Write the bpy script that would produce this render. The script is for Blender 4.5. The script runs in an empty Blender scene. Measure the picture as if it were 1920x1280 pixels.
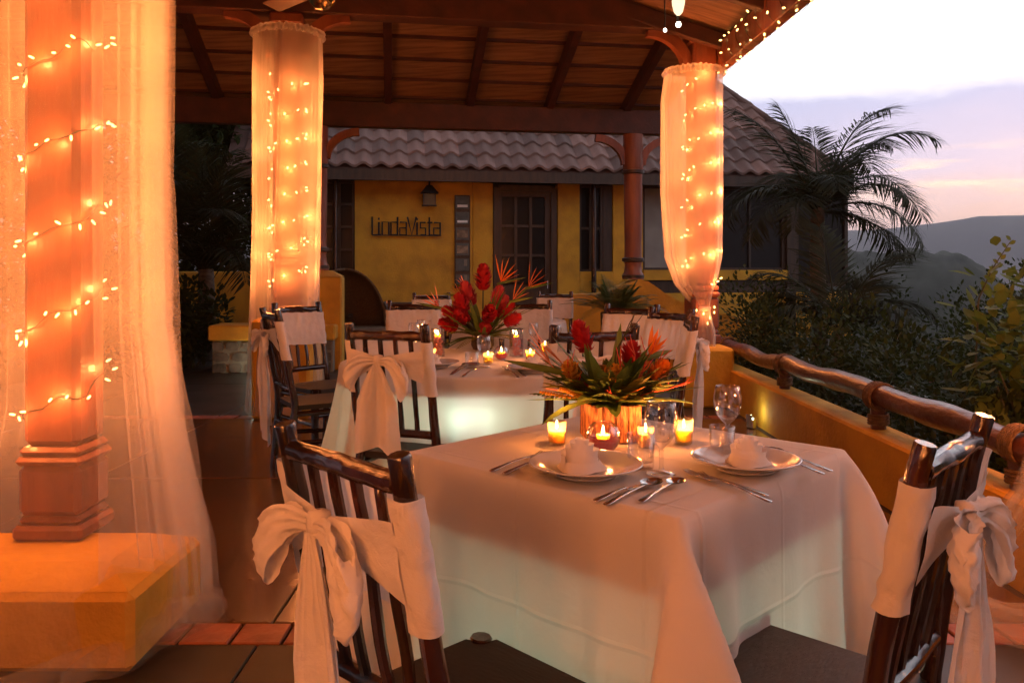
import bpy, math, random
import numpy as np
from mathutils import Vector, Matrix, noise
random.seed(7)
S = bpy.context.scene
COL = S.collection
R = math.radians
PI = math.pi

# ---------------------------------------------------------------- camera
EYE = 1.26; F = 1500.0; HY = 510.0
cam = bpy.data.cameras.new('camera'); camo = bpy.data.objects.new('camera', cam); COL.objects.link(camo)
camo.location = (0, 0, EYE); camo.rotation_euler = (PI / 2, 0, 0)
cam.sensor_width = 36; cam.lens = 36 * F / 1920; cam.shift_y = -(640 - HY) / 1920
cam.clip_start = 0.05; cam.clip_end = 30000
S.camera = camo

# ---------------------------------------------------------------- world: dusk sky with a cloud bank
SUN_AZ = R(38)            # sunset, to the right of the view direction
w = bpy.data.worlds.new('World'); S.world = w; w.use_nodes = True
nt = w.node_tree; nt.nodes.clear(); NL = nt.links.new
def wn(t, **k):
    n = nt.nodes.new(t)
    for a, b in k.items(): setattr(n, a, b)
    return n
def wmath(op, a, b=None, c=None, clamp=False):
    n = wn('ShaderNodeMath', operation=op); n.use_clamp = clamp
    for i, v in enumerate((a, b, c)):
        if v is None: continue
        if isinstance(v, (int, float)): n.inputs[i].default_value = v
        else: NL(v, n.inputs[i])
    return n.outputs[0]
def wramp(fac, stops):
    n = wn('ShaderNodeValToRGB'); NL(fac, n.inputs[0])
    e = n.color_ramp.elements
    while len(e) < len(stops): e.new(0.5)
    for i, (p, c) in enumerate(stops): e[i].position = p; e[i].color = (*c, 1)
    return n.outputs[0]
def wmix(f, a, b):
    n = wn('ShaderNodeMix', data_type='RGBA')
    if isinstance(f, (int, float)): n.inputs[0].default_value = f
    else: NL(f, n.inputs[0])
    for s, v in ((6, a), (7, b)):
        if isinstance(v, tuple): n.inputs[s].default_value = (*v, 1)
        else: NL(v, n.inputs[s])
    return n.outputs[2]
tc = wn('ShaderNodeTexCoord'); sx = wn('ShaderNodeSeparateXYZ'); NL(tc.outputs['Generated'], sx.inputs[0])
sky = wn('ShaderNodeTexSky'); sky.sky_type = 'NISHITA'; sky.sun_disc = False
sky.sun_elevation = R(1.2); sky.sun_rotation = SUN_AZ; sky.altitude = 400; sky.dust_density = 2.0
skys = wn('ShaderNodeVectorMath', operation='SCALE'); NL(sky.outputs[0], skys.inputs[0]); skys.inputs['Scale'].default_value = 0.12
mp = wn('ShaderNodeMapping'); NL(tc.outputs['Generated'], mp.inputs[0]); mp.inputs['Scale'].default_value = (2.2, 2.2, 9.0)
nz = wn('ShaderNodeTexNoise'); NL(mp.outputs[0], nz.inputs['Vector']); nz.inputs['Scale'].default_value = 2.4; nz.inputs['Detail'].default_value = 7; nz.inputs['Roughness'].default_value = 0.6
mp2 = wn('ShaderNodeMapping'); NL(tc.outputs['Generated'], mp2.inputs[0]); mp2.inputs['Scale'].default_value = (6, 6, 42); mp2.inputs['Location'].default_value = (3.1, 1.7, 0.4)
nz2 = wn('ShaderNodeTexNoise'); NL(mp2.outputs[0], nz2.inputs['Vector']); nz2.inputs['Scale'].default_value = 1.5; nz2.inputs['Detail'].default_value = 5
# warped elevation so the edge of the bank is ragged
el = wmath('ADD', sx.outputs[2], wmath('MULTIPLY', wmath('SUBTRACT', nz.outputs[0], 0.5), 0.11))
tw = wramp(el, [(0.0, (0.66, 0.50, 0.53)), (0.065, (0.80, 0.58, 0.56)), (0.105, (0.70, 0.60, 0.74)),
               (0.185, (0.52, 0.53, 0.75)), (0.212, (0.98, 0.95, 1.05)), (0.25, (1.45, 1.4, 1.45)), (0.5, (1.3, 1.25, 1.35)), (1.0, (0.6, 0.58, 0.72))])
glow = wmath('MULTIPLY', wmath('SUBTRACT', 1.0, wmath('MULTIPLY', wmath('ABSOLUTE', wmath('SUBTRACT', sx.outputs[2], 0.108)), 30.0), clamp=True),
             wmath('MULTIPLY', wmath('SUBTRACT', nz2.outputs[0], 0.44), 7.0, clamp=True))
tw = wmix(wmath('MULTIPLY', glow, 0.9, clamp=True), tw, (1.35, 0.92, 0.66))
wisps = wmath('MULTIPLY', wmath('SUBTRACT', nz.outputs[0], 0.52), 3.0, clamp=True)
tw = wmix(wmath('MULTIPLY', wisps, 0.34), tw, (0.72, 0.66, 0.80))
# the sky dims away from the sunset
dp = wmath('ADD', wmath('MULTIPLY', sx.outputs[0], math.sin(SUN_AZ)), wmath('MULTIPLY', sx.outputs[1], math.cos(SUN_AZ)))
dim = wmath('ADD', 0.38, wmath('MULTIPLY', wmath('POWER', wmath('MULTIPLY', wmath('ADD', dp, 1.0), 0.5, clamp=True), 2.0), 0.78))
tws = wn('ShaderNodeVectorMath', operation='SCALE'); NL(tw, tws.inputs[0]); NL(dim, tws.inputs['Scale'])
final = wmix(0.85, skys.outputs[0], tws.outputs[0])
bg = wn('ShaderNodeBackground'); NL(final, bg.inputs[0]); bg.inputs[1].default_value = 1.0
wo = wn('ShaderNodeOutputWorld'); NL(bg.outputs[0], wo.inputs[0])

# ---------------------------------------------------------------- sun: nearly gone
sl = bpy.data.lights.new('sun', 'SUN'); sl.energy = 0.08; sl.angle = R(12); sl.color = (1.0, 0.72, 0.55)
so = bpy.data.objects.new('sun', sl); COL.objects.link(so)
so.rotation_euler = Vector((-math.sin(SUN_AZ), -math.cos(SUN_AZ), -math.tan(R(4)))).to_track_quat('-Z', 'Y').to_euler()

S.view_settings.view_transform = 'Standard'; S.view_settings.look = 'None'
S.view_settings.exposure = 0.5; S.view_settings.gamma = 1.0; S.view_settings.use_curve_mapping = False
cy = S.cycles
S.render.engine = 'CYCLES'
cy.use_denoising = True
cy.max_bounces = 6; cy.diffuse_bounces = 2; cy.glossy_bounces = 3; cy.transmission_bounces = 4; cy.transparent_max_bounces = 18;
cy.use_adaptive_sampling = True; cy.adaptive_threshold = 0.08; cy.adaptive_min_samples = 24; cy.time_limit = 780; cy.volume_bounces = 0
cy.sample_clamp_indirect = 4.0; cy.sample_clamp_direct = 0.0; cy.blur_glossy = 0.5
cy.caustics_reflective = False; cy.caustics_refractive = False
cy.use_light_tree = True

# ---------------------------------------------------------------- materials
def mat(name, col=(0.5, 0.5, 0.5), rough=0.6, metal=0.0, col2=None, nscale=8.0, ndetail=4.0, lo=0.35, hi=0.65,
        bump=0.0, bscale=None, coat=0.0, stretch=None, sss=0.0, sssr=(0.02, 0.01, 0.005), spec=0.5, transl=0.0, rvar=0.0, sheen=0.0, rnd=0.0):
    m = bpy.data.materials.new(name); m.use_nodes = True
    t = m.node_tree; b = t.nodes['Principled BSDF']; L = t.links.new
    b.inputs['Base Color'].default_value = (*col, 1); b.inputs['Roughness'].default_value = rough
    b.inputs['Metallic'].default_value = metal; b.inputs['Coat Weight'].default_value = coat
    b.inputs['Coat Roughness'].default_value = 0.12
    b.inputs['Specular IOR Level'].default_value = spec
    b.inputs['Sheen Weight'].default_value = sheen
    if sss:
        b.inputs['Subsurface Weight'].default_value = sss; b.inputs['Subsurface Radius'].default_value = sssr; b.inputs['Subsurface Scale'].default_value = 1.0
    tcn = t.nodes.new('ShaderNodeTexCoord'); vec = tcn.outputs['Object']
    if stretch:
        mpn = t.nodes.new('ShaderNodeMapping'); mpn.inputs['Scale'].default_value = stretch; L(vec, mpn.inputs[0]); vec = mpn.outputs[0]
    nzn = t.nodes.new('ShaderNodeTexNoise'); nzn.inputs['Scale'].default_value = nscale; nzn.inputs['Detail'].default_value = ndetail; L(vec, nzn.inputs['Vector'])
    colsock = None
    if col2:
        r = t.nodes.new('ShaderNodeValToRGB'); r.color_ramp.elements[0].position = lo; r.color_ramp.elements[1].position = hi
        r.color_ramp.elements[0].color = (*col, 1); r.color_ramp.elements[1].color = (*col2, 1)
        L(nzn.outputs[0], r.inputs[0]); L(r.outputs[0], b.inputs['Base Color']); colsock = r.outputs[0]
    if rnd:
        # each piece a little lighter or darker than its neighbours
        oi = t.nodes.new('ShaderNodeObjectInfo'); mrr = t.nodes.new('ShaderNodeMapRange'); mrr.inputs[3].default_value = 1 - rnd; mrr.inputs[4].default_value = 1 + rnd; L(oi.outputs['Random'], mrr.inputs[0])
        vm = t.nodes.new('ShaderNodeVectorMath'); vm.operation = 'SCALE'; L(colsock, vm.inputs[0]); L(mrr.outputs[0], vm.inputs['Scale']); L(vm.outputs[0], b.inputs['Base Color'])
    if rvar:
        mr = t.nodes.new('ShaderNodeMapRange'); mr.inputs[3].default_value = max(0.02, rough - rvar); mr.inputs[4].default_value = rough + rvar
        L(nzn.outputs[0], mr.inputs[0]); L(mr.outputs[0], b.inputs['Roughness'])
    if bump:
        n2 = t.nodes.new('ShaderNodeTexNoise'); n2.inputs['Scale'].default_value = bscale or nscale * 4; n2.inputs['Detail'].default_value = 5; L(vec, n2.inputs['Vector'])
        bp = t.nodes.new('ShaderNodeBump'); bp.inputs['Strength'].default_value = bump; bp.inputs['Distance'].default_value = 0.02
        L(n2.outputs[0], bp.inputs['Height']); L(bp.outputs[0], b.inputs['Normal'])
    if transl:
        tr = t.nodes.new('ShaderNodeBsdfTranslucent'); tr.inputs[0].default_value = (*(col if not col2 else col2), 1)
        if colsock: L(colsock, tr.inputs[0])
        mx = t.nodes.new('ShaderNodeMixShader'); mx.inputs[0].default_value = transl
        L(b.outputs[0], mx.inputs[1]); L(tr.outputs[0], mx.inputs[2]); L(mx.outputs[0], t.nodes['Material Output'].inputs[0])
    return m
def emat(name, col, strength, mis=False):
    m = bpy.data.materials.new(name); m.use_nodes = True; t = m.node_tree; t.nodes.clear()
    e = t.nodes.new('ShaderNodeEmission'); e.inputs[0].default_value = (*col, 1); e.inputs[1].default_value = strength
    o = t.nodes.new('ShaderNodeOutputMaterial'); t.links.new(e.outputs[0], o.inputs[0])
    m.cycles.emission_sampling = 'FRONT' if mis else 'NONE'
    return m
def glassmat(name, tint=(1, 1, 1), rough=0.02, ior=1.5, extra=0.03):
    """thin clear glass: lets light through, reflects by Fresnel"""
    m = bpy.data.materials.new(name); m.use_nodes = True; t = m.node_tree; t.nodes.clear(); L = t.links.new
    tr = t.nodes.new('ShaderNodeBsdfTransparent'); tr.inputs[0].default_value = (*tint, 1)
    gl = t.nodes.new('ShaderNodeBsdfGlossy'); gl.inputs['Roughness'].default_value = rough
    lw = t.nodes.new('ShaderNodeLayerWeight'); lw.inputs[0].default_value = 0.5
    fr = t.nodes.new('ShaderNodeMath'); fr.operation = 'POWER'; fr.inputs[1].default_value = 2.6; L(lw.outputs['Facing'], fr.inputs[0])
    ad = t.nodes.new('ShaderNodeMath'); ad.operation = 'MULTIPLY_ADD'; ad.use_clamp = True; ad.inputs[1].default_value = 0.8; ad.inputs[2].default_value = 0.04 + extra; L(fr.outputs[0], ad.inputs[0])
    mx = t.nodes.new('ShaderNodeMixShader'); L(ad.outputs[0], mx.inputs[0]); L(tr.outputs[0], mx.inputs[1]); L(gl.outputs[0], mx.inputs[2])
    o = t.nodes.new('ShaderNodeOutputMaterial'); L(mx.outputs[0], o.inputs[0])
    return m
def sheermat(name, col, alpha=0.4, tl=0.5):
    """sheer net: part open weave, part thread that both reflects and passes light"""
    m = bpy.data.materials.new(name); m.use_nodes = True; t = m.node_tree; t.nodes.clear(); L = t.links.new
    d = t.nodes.new('ShaderNodeBsdfDiffuse'); d.inputs[0].default_value = (*col, 1)
    q = t.nodes.new('ShaderNodeBsdfTranslucent'); q.inputs[0].default_value = (*col, 1)
    a = t.nodes.new('ShaderNodeMixShader'); a.inputs[0].default_value = tl; L(d.outputs[0], a.inputs[1]); L(q.outputs[0], a.inputs[2])
    tr = t.nodes.new('ShaderNodeBsdfTransparent')
    mx = t.nodes.new('ShaderNodeMixShader'); mx.inputs[0].default_value = alpha; L(tr.outputs[0], mx.inputs[1]); L(a.outputs[0], mx.inputs[2])
    o = t.nodes.new('ShaderNodeOutputMaterial'); L(mx.outputs[0], o.inputs[0])
    return m
def clothmat(name, col, transl, crease=0.0, wsc=9.0, wst=0.5):
    m = bpy.data.materials.new(name); m.use_nodes = True; t = m.node_tree; t.nodes.clear(); L = t.links.new
    p = t.nodes.new('ShaderNodeBsdfPrincipled'); p.inputs['Base Color'].default_value = (*col, 1); p.inputs['Roughness'].default_value = 0.75; p.inputs['Sheen Weight'].default_value = 0.15; p.inputs['Specular IOR Level'].default_value = 0.2
    tr = t.nodes.new('ShaderNodeBsdfTranslucent'); tr.inputs[0].default_value = (*col, 1)
    tcn = t.nodes.new('ShaderNodeTexCoord')
    nzn = t.nodes.new('ShaderNodeTexNoise'); nzn.inputs['Scale'].default_value = wsc; nzn.inputs['Detail'].default_value = 6; nzn.inputs['Distortion'].default_value = 0.6; L(tcn.outputs['Object'], nzn.inputs['Vector'])
    wv = t.nodes.new('ShaderNodeTexNoise'); wv.inputs['Scale'].default_value = 420; wv.inputs['Detail'].default_value = 1; L(tcn.outputs['Object'], wv.inputs['Vector'])
    h = t.nodes.new('ShaderNodeMath'); h.operation = 'MULTIPLY_ADD'; L(wv.outputs[0], h.inputs[0]); h.inputs[1].default_value = 0.05; L(nzn.outputs[0], h.inputs[2])
    hs = h.outputs[0]
    if crease:
        sp = t.nodes.new('ShaderNodeSeparateXYZ'); L(tcn.outputs['UV'], sp.inputs[0])
        for k in (0, 1):
            f = t.nodes.new('ShaderNodeMath'); f.operation = 'PINGPONG'; L(sp.outputs[k], f.inputs[0]); f.inputs[1].default_value = 0.0833
            g = t.nodes.new('ShaderNodeMapRange'); g.inputs[1].default_value = 0.0; g.inputs[2].default_value = 0.004; g.inputs[3].default_value = crease; g.inputs[4].default_value = 0; L(f.outputs[0], g.inputs[0])
            s = t.nodes.new('ShaderNodeMath'); s.operation = 'ADD'; L(hs, s.inputs[0]); L(g.outputs[0], s.inputs[1]); hs = s.outputs[0]
    bp = t.nodes.new('ShaderNodeBump'); bp.inputs['Strength'].default_value = wst; bp.inputs['Distance'].default_value = 0.010; L(hs, bp.inputs['Height']); L(bp.outputs[0], p.inputs['Normal'])
    mx = t.nodes.new('ShaderNodeMixShader'); mx.inputs[0].default_value = transl; L(p.outputs[0], mx.inputs[1]); L(tr.outputs[0], mx.inputs[2])
    o = t.nodes.new('ShaderNodeOutputMaterial'); L(mx.outputs[0], o.inputs[0])
    return m
M = {}
M['darkwood'] = mat('dark_varnished_wood', (0.014, 0.006, 0.004), 0.20, col2=(0.050, 0.014, 0.008), nscale=14, coat=0.6, bump=0.25, bscale=30, stretch=(1, 1, 0.35))
M['redwood'] = mat('red_stained_wood', (0.30, 0.085, 0.035), 0.5, col2=(0.17, 0.045, 0.02), nscale=6, coat=0.15, bump=0.3, bscale=26, stretch=(1, 1, 0.2), rvar=0.1)
M['beamwood'] = mat('dark_red_beam_wood', (0.080, 0.020, 0.011), 0.6, col2=(0.045, 0.012, 0.007), nscale=5, bump=0.2, bscale=30)
M['ceilwood'] = mat('brown_ceiling_board', (0.36, 0.185, 0.10), 0.7, col2=(0.20, 0.098, 0.052), nscale=7, stretch=(0.25, 2.5, 1), bump=0.2, bscale=25)
M['logwood'] = mat('varnished_log', (0.10, 0.026, 0.013), 0.36, col2=(0.055, 0.016, 0.009), nscale=9, coat=0.35, bump=0.7, bscale=26, stretch=(1, 0.3, 1))
M['rope'] = mat('brown_rope', (0.17, 0.095, 0.04), 0.85, col2=(0.09, 0.045, 0.02), nscale=40, bump=0.6, bscale=120)
M['yellow'] = mat('ochre_yellow_plaster', (0.66, 0.335, 0.025), 0.8, col2=(0.40, 0.185, 0.016), nscale=2.6, ndetail=10, lo=0.42, hi=0.78, bump=0.35, bscale=34)
M['cloth'] = clothmat('white_table_linen', (0.80, 0.76, 0.74), 0.42, crease=0.55)
M['cloth2'] = clothmat('white_round_linen', (0.80, 0.77, 0.75), 0.45)
M['sash'] = clothmat('white_sash_linen', (0.80, 0.76, 0.74), 0.32, 0.0, 16.0, 1.0)
M['sheer'] = sheermat('sheer_white_net', (0.85, 0.78, 0.70), 0.14, 0.55)
M['sheergather'] = sheermat('gathered_sheer_net', (0.85, 0.78, 0.70), 0.22, 0.55)
M['sheerthick'] = sheermat('gathered_white_net', (0.85, 0.78, 0.70), 0.31, 0.55)
M['sheerhem'] = sheermat('sheer_white_hem', (0.85, 0.78, 0.72), 0.6, 0.5)
M['tile'] = mat('terracotta_tile', (0.30, 0.085, 0.035), 0.4, rnd=0.3, col2=(0.20, 0.06, 0.028), nscale=9, bump=0.15, rvar=0.12)
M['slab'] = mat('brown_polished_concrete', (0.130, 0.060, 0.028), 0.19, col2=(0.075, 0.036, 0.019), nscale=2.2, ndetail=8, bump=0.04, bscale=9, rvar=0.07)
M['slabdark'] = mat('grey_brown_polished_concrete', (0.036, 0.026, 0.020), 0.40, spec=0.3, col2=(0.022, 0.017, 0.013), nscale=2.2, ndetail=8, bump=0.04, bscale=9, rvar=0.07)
M['grout'] = mat('dark_grout', (0.035, 0.022, 0.015), 0.9)
M['plate'] = mat('white_glazed_china', (0.56, 0.55, 0.56), 0.06, spec=0.6, coat=0.5)
M['steel'] = mat('polished_steel', (0.62, 0.60, 0.58), 0.12, metal=1.0)
M['black'] = mat('black_iron', (0.012, 0.012, 0.013), 0.5)
M['glass'] = glassmat('clear_glass', extra=0.09)
M['glasswarm'] = glassmat('candle_glass', (1.0, 0.97, 0.9), 0.05, extra=0.07)
def votivemat():
    m = glassmat('frosted_candle_glass', (1.0, 0.95, 0.82), 0.08, extra=0.05); t = m.node_tree; L = t.links.new
    out = [n for n in t.nodes if n.type == 'OUTPUT_MATERIAL'][0]; src = out.inputs[0].links[0].from_socket
    tr = t.nodes.new('ShaderNodeBsdfTranslucent'); tr.inputs[0].default_value = (0.95, 0.80, 0.40, 1)
    mx = t.nodes.new('ShaderNodeMixShader'); mx.inputs[0].default_value = 0.22; L(src, mx.inputs[1]); L(tr.outputs[0], mx.inputs[2]); L(mx.outputs[0], out.inputs[0]); return m
M['votive'] = votivemat()
M['pinkwater'] = mat('pink_water', (0.75, 0.10, 0.16), 0.1, transl=0.6)
M['pinkcrystal'] = mat('pink_crystal_filling', (0.70, 0.36, 0.26), 0.25, col2=(0.8, 0.22, 0.2), nscale=120, transl=0.55, bump=0.6, bscale=200)
M['wax'] = mat('pale_yellow_wax', (0.85, 0.62, 0.22), 0.5, sss=1.0, sssr=(0.12, 0.07, 0.018), transl=0.35)
M['flame'] = emat('candle_flame', (1.0, 0.72, 0.30), 30)
M['bulb'] = emat('fairy_bulb', (1.0, 0.60, 0.17), 4.5)
M['lampglow'] = emat('pale_lamp_glow', (0.80, 1.0, 0.80), 9)
M['spotglow'] = emat('warm_spot_glow', (1.0, 0.72, 0.42), 1.3)
M['spotbulb'] = emat('bright_spot_bulb', (1.0, 0.9, 0.75), 6)
M['wire'] = mat('dark_green_wire', (0.02, 0.025, 0.012), 0.6)
M['bark'] = mat('flaked_bark', (0.50, 0.20, 0.07), 0.8, col2=(0.16, 0.055, 0.022), nscale=95, bump=1.0, bscale=160, stretch=(1, 1, 0.2), lo=0.42, hi=0.58)
def leafmat(n, c, c2, rough=0.45, tl=0.3, spec=0.35): return mat(n, c, rough, col2=c2, nscale=3.5, transl=tl, spec=spec)
M['leaf'] = leafmat('dark_green_leaf', (0.038, 0.075, 0.016), (0.085, 0.13, 0.026))
M['leafyel'] = leafmat('yellow_green_leaf', (0.16, 0.17, 0.02), (0.26, 0.22, 0.03))
M['blade'] = leafmat('long_blade_leaf', (0.10, 0.17, 0.035), (0.19, 0.24, 0.045))
M['ochreflower'] = leafmat('ochre_flower', (0.55, 0.26, 0.03), (0.65, 0.38, 0.05))
M['red'] = leafmat('crimson_bract', (0.34, 0.008, 0.014), (0.50, 0.022, 0.028))
M['pink'] = leafmat('pink_bract', (0.42, 0.030, 0.050), (0.60, 0.080, 0.085))
M['blossom'] = leafmat('dull_pink_blossom', (0.22, 0.04, 0.06), (0.30, 0.07, 0.09))
M['orange'] = leafmat('orange_petal', (0.85, 0.20, 0.02), (0.9, 0.30, 0.03))
M['twig'] = mat('red_twig', (0.55, 0.05, 0.02), 0.5)
M['stem'] = mat('green_brown_stem', (0.06, 0.06, 0.02), 0.6)
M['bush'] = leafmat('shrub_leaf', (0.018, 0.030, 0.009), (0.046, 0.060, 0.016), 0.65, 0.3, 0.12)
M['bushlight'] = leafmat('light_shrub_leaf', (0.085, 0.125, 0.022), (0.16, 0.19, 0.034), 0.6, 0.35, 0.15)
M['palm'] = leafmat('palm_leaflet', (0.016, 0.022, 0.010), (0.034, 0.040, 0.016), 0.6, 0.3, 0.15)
M['palmtrunk'] = mat('palm_trunk', (0.13, 0.10, 0.07), 0.85, col2=(0.07, 0.05, 0.035), nscale=10, bump=0.6, stretch=(1, 1, 3))
M['rooftile'] = mat('terracotta_roof_sheet', (0.19, 0.095, 0.070), 0.7, rnd=0.45, col2=(0.10, 0.047, 0.034), nscale=1.7, bump=0.1)
M['roofbase'] = mat('roof_underlay', (0.10, 0.05, 0.04), 0.8)
M['houseglass'] = mat('dark_window_glass', (0.012, 0.011, 0.011), 0.2, spec=0.25)
M['blind'] = mat('grey_window_blind', (0.30, 0.27, 0.24), 0.7, col2=(0.24, 0.21, 0.19), nscale=3)
M['doorwood'] = mat('brown_door_wood', (0.060, 0.028, 0.014), 0.45, col2=(0.032, 0.015, 0.008), nscale=8, stretch=(2, 2, 0.3), bump=0.2)
M['stone'] = mat('grey_field_stone', (0.16, 0.13, 0.095), 0.85, rnd=0.35, col2=(0.08, 0.065, 0.05), nscale=7, bump=0.5)
M['mortar'] = mat('pale_mortar', (0.22, 0.19, 0.14), 0.9, bump=0.3)
M['slate'] = mat('slate_plate', (0.06, 0.065, 0.06), 0.6, col2=(0.1, 0.1, 0.09), nscale=12)
M['whitepaint'] = mat('white_paint', (0.75, 0.73, 0.70), 0.5)
M['wicker'] = mat('brown_wicker', (0.17, 0.10, 0.045), 0.7, col2=(0.08, 0.048, 0.022), nscale=60, bump=0.7, bscale=150)
M['blackplastic'] = mat('dark_plastic', (0.02, 0.02, 0.02), 0.35)
M['fanblade'] = mat('tan_fan_blade', (0.42, 0.20, 0.085), 0.4, col2=(0.30, 0.13, 0.05), nscale=6, stretch=(0.3, 3, 1))
M['brass'] = mat('brass', (0.75, 0.48, 0.18), 0.18, metal=1.0)
M['ground'] = mat('dark_garden_soil', (0.030, 0.034, 0.018), 0.95, col2=(0.018, 0.024, 0.010), nscale=0.6, bump=0.4)
M['slope'] = mat('wooded_slope', (0.012, 0.017, 0.010), 0.95, col2=(0.030, 0.036, 0.020), nscale=0.12, ndetail=9, bump=0.5)
M['hill'] = mat('forested_hill', (0.022, 0.026, 0.020), 0.95, col2=(0.040, 0.044, 0.034), nscale=0.02, ndetail=8)
# ---------------------------------------------------------------- helpers
def U(px, py, z=None, d=None):
    """a point of the place from where it shows in the photograph and its height or distance"""
    if d is None: d = F * (EYE - z) / (py - HY)
    return Vector(((px - 960) / F * d, d, EYE - (py - HY) / F * d))
class MB:
    def __init__(s): s.v = []; s.f = []; s.uv = None
    def add(s, vs, fs):
        o = len(s.v); s.v += [tuple(v) for v in vs]; s.f += [tuple(i + o for i in f) for f in fs]
    def box(s, c, size, rot=None, bev=0.0):
        hx, hy, hz = size[0] / 2, size[1] / 2, size[2] / 2
        if bev <= 0:
            vs = [Vector((x * hx, y * hy, z * hz)) for x in (-1, 1) for y in (-1, 1) for z in (-1, 1)]
            fs = [(0, 1, 3, 2), (4, 6, 7, 5), (0, 4, 5, 1), (2, 3, 7, 6), (0, 2, 6, 4), (1, 5, 7, 3)]
        else:
            b = min(bev, hx * .9, hy * .9, hz * .9); vs = []; idx = {}
            for i, (x, y, z) in enumerate([(x, y, z) for x in (-1, 1) for y in (-1, 1) for z in (-1, 1)]):
                for a in range(3):
                    k = [hx - b, hy - b, hz - b]; k[a] += b
                    idx[(x, y, z, a)] = len(vs); vs.append(Vector((x * k[0], y * k[1], z * k[2])))
            fs = []
            for a in range(3):
                o1, o2 = [(1, 2), (2, 0), (0, 1)][a]
                for sg in (-1, 1):
                    q = []
                    for u, w_ in ((-1, -1), (1, -1), (1, 1), (-1, 1)):
                        c3 = [0, 0, 0]; c3[a] = sg; c3[o1] = u; c3[o2] = w_; q.append(idx[(*c3, a)])
                    fs.append(tuple(q if sg > 0 else q[::-1]))
            for a in range(3):
                o1, o2 = [(1, 2), (2, 0), (0, 1)][a]
                for u in (-1, 1):
                    for w_ in (-1, 1):
                        c1 = [0, 0, 0]; c1[a] = -1; c1[o1] = u; c1[o2] = w_; c2 = list(c1); c2[a] = 1
                        q = (idx[(*c1, o1)], idx[(*c2, o1)], idx[(*c2, o2)], idx[(*c1, o2)]); fs.append(q if u * w_ > 0 else q[::-1])
            for x in (-1, 1):
                for y in (-1, 1):
                    for z in (-1, 1):
                        q = (idx[(x, y, z, 0)], idx[(x, y, z, 1)], idx[(x, y, z, 2)]); fs.append(q if x * y * z > 0 else q[::-1])
        c = Vector(c)
        s.add([c + (rot @ v if rot else v) for v in vs], fs)
        return s
    def beam(s, p0, p1, wd, ht, up=(0, 0, 1), bev=0.008):
        p0 = Vector(p0); p1 = Vector(p1); y = (p1 - p0); L = y.length; y.normalize()
        x = y.cross(Vector(up)).normalized(); z = x.cross(y)
        s.box((p0 + p1) / 2, (wd, L, ht), Matrix((x, y, z)).transposed(), bev); return s
    def tube(s, pts, rad, n=8, cap=True, seed=None, amp=0.0, fr=6.0):
        pts = [Vector(p) for p in pts]; m = len(pts)
        if isinstance(rad, (int, float)): rad = [rad] * m
        vs = []; fs = []; ref = None
        for i, p in enumerate(pts):
            t = (pts[min(i + 1, m - 1)] - pts[max(i - 1, 0)]).normalized()
            if ref is None: ref = t.orthogonal().normalized()
            ref = (ref - t * ref.dot(t)).normalized(); b = t.cross(ref)
            for k in range(n):
                a = 2 * PI * k / n; dv = ref * math.cos(a) + b * math.sin(a); r = rad[i]
                if amp: r *= 1 + amp * noise.noise(p * fr + dv * 0.8 + Vector((seed * 3.7, seed, 0)))
                vs.append(p + dv * r)
        for i in range(m - 1):
            for k in range(n):
                k2 = (k + 1) % n; fs.append((i * n + k, i * n + k2, (i + 1) * n + k2, (i + 1) * n + k))
        if cap:
            fs.append(tuple(range(n))[::-1]); fs.append(tuple(range((m - 1) * n, m * n)))
        s.add(vs, fs); return s
    def log(s, p0, p1, r0, r1=None, seed=0, seg=10, n=10, wob=0.006, amp=0.28, bend=None, fr=7.0):
        p0 = Vector(p0); p1 = Vector(p1); r1 = r1 or r0; pts = []; rd = []
        for i in range(seg + 1):
            t = i / seg; p = p0.lerp(p1, t)
            if bend: p += Vector(bend) * math.sin(PI * t)
            q = Vector((seed * 1.3, t * 3.1 * (p1 - p0).length * 2, seed * .7))
            p += Vector((noise.noise(q), noise.noise(q + Vector((9, 0, 0))), noise.noise(q + Vector((0, 9, 9))) * .3)) * wob * (1 if 0 < i < seg else .4)
            pts.append(p); kn = noise.noise(q * 2.3 + Vector((4, 4, 4)))
            rd.append((r0 + (r1 - r0) * t) * (1 + amp * .35 * max(0, kn)))
        # softened ends
        d = (pts[1] - pts[0]).normalized(); e = (pts[-1] - pts[-2]).normalized()
        pts = [pts[0]] + [pts[0] + d * r0 * .15] + pts[1:-1] + [pts[-1] - e * r1 * .15] + [pts[-1]]
        rd = [rd[0] * .86, rd[0]] + rd[1:-1] + [rd[-1], rd[-1] * .86]
        s.tube(pts, rd, n, True, seed + .5, amp * .5, fr); return s
    def lathe(s, prof, c=(0, 0, 0), n=24, close=False):
        c = Vector(c); m = len(prof); vs = []; fs = []
        for r, z in prof:
            for k in range(n):
                a = 2 * PI * k / n; vs.append(c + Vector((r * math.cos(a), r * math.sin(a), z)))
        for i in range(m - 1 + (1 if close else 0)):
            j = (i + 1) % m
            for k in range(n):
                k2 = (k + 1) % n; fs.append((i * n + k, i * n + k2, j * n + k2, j * n + k))
        s.add(vs, fs); return s
    def grid(s, fn, nu, nv, closed=False):
        vs = [fn(i / nu, j / nv) for j in range(nv + 1) for i in range(nu + (0 if closed else 1))]
        w_ = nu if closed else nu + 1; fs = []
        for j in range(nv):
            for i in range(nu):
                i2 = (i + 1) % w_; fs.append((j * w_ + i, j * w_ + i2, (j + 1) * w_ + i2, (j + 1) * w_ + i))
        s.add(vs, fs); return s
    def prism(s, poly, z0, z1):
        n = len(poly); vs = [(x, y, z0) for x, y in poly] + [(x, y, z1) for x, y in poly]
        s.add(vs, [tuple(range(n))[::-1], tuple(range(n, 2 * n))] + [(i, (i + 1) % n, (i + 1) % n + n, i + n) for i in range(n)]); return s
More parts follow.
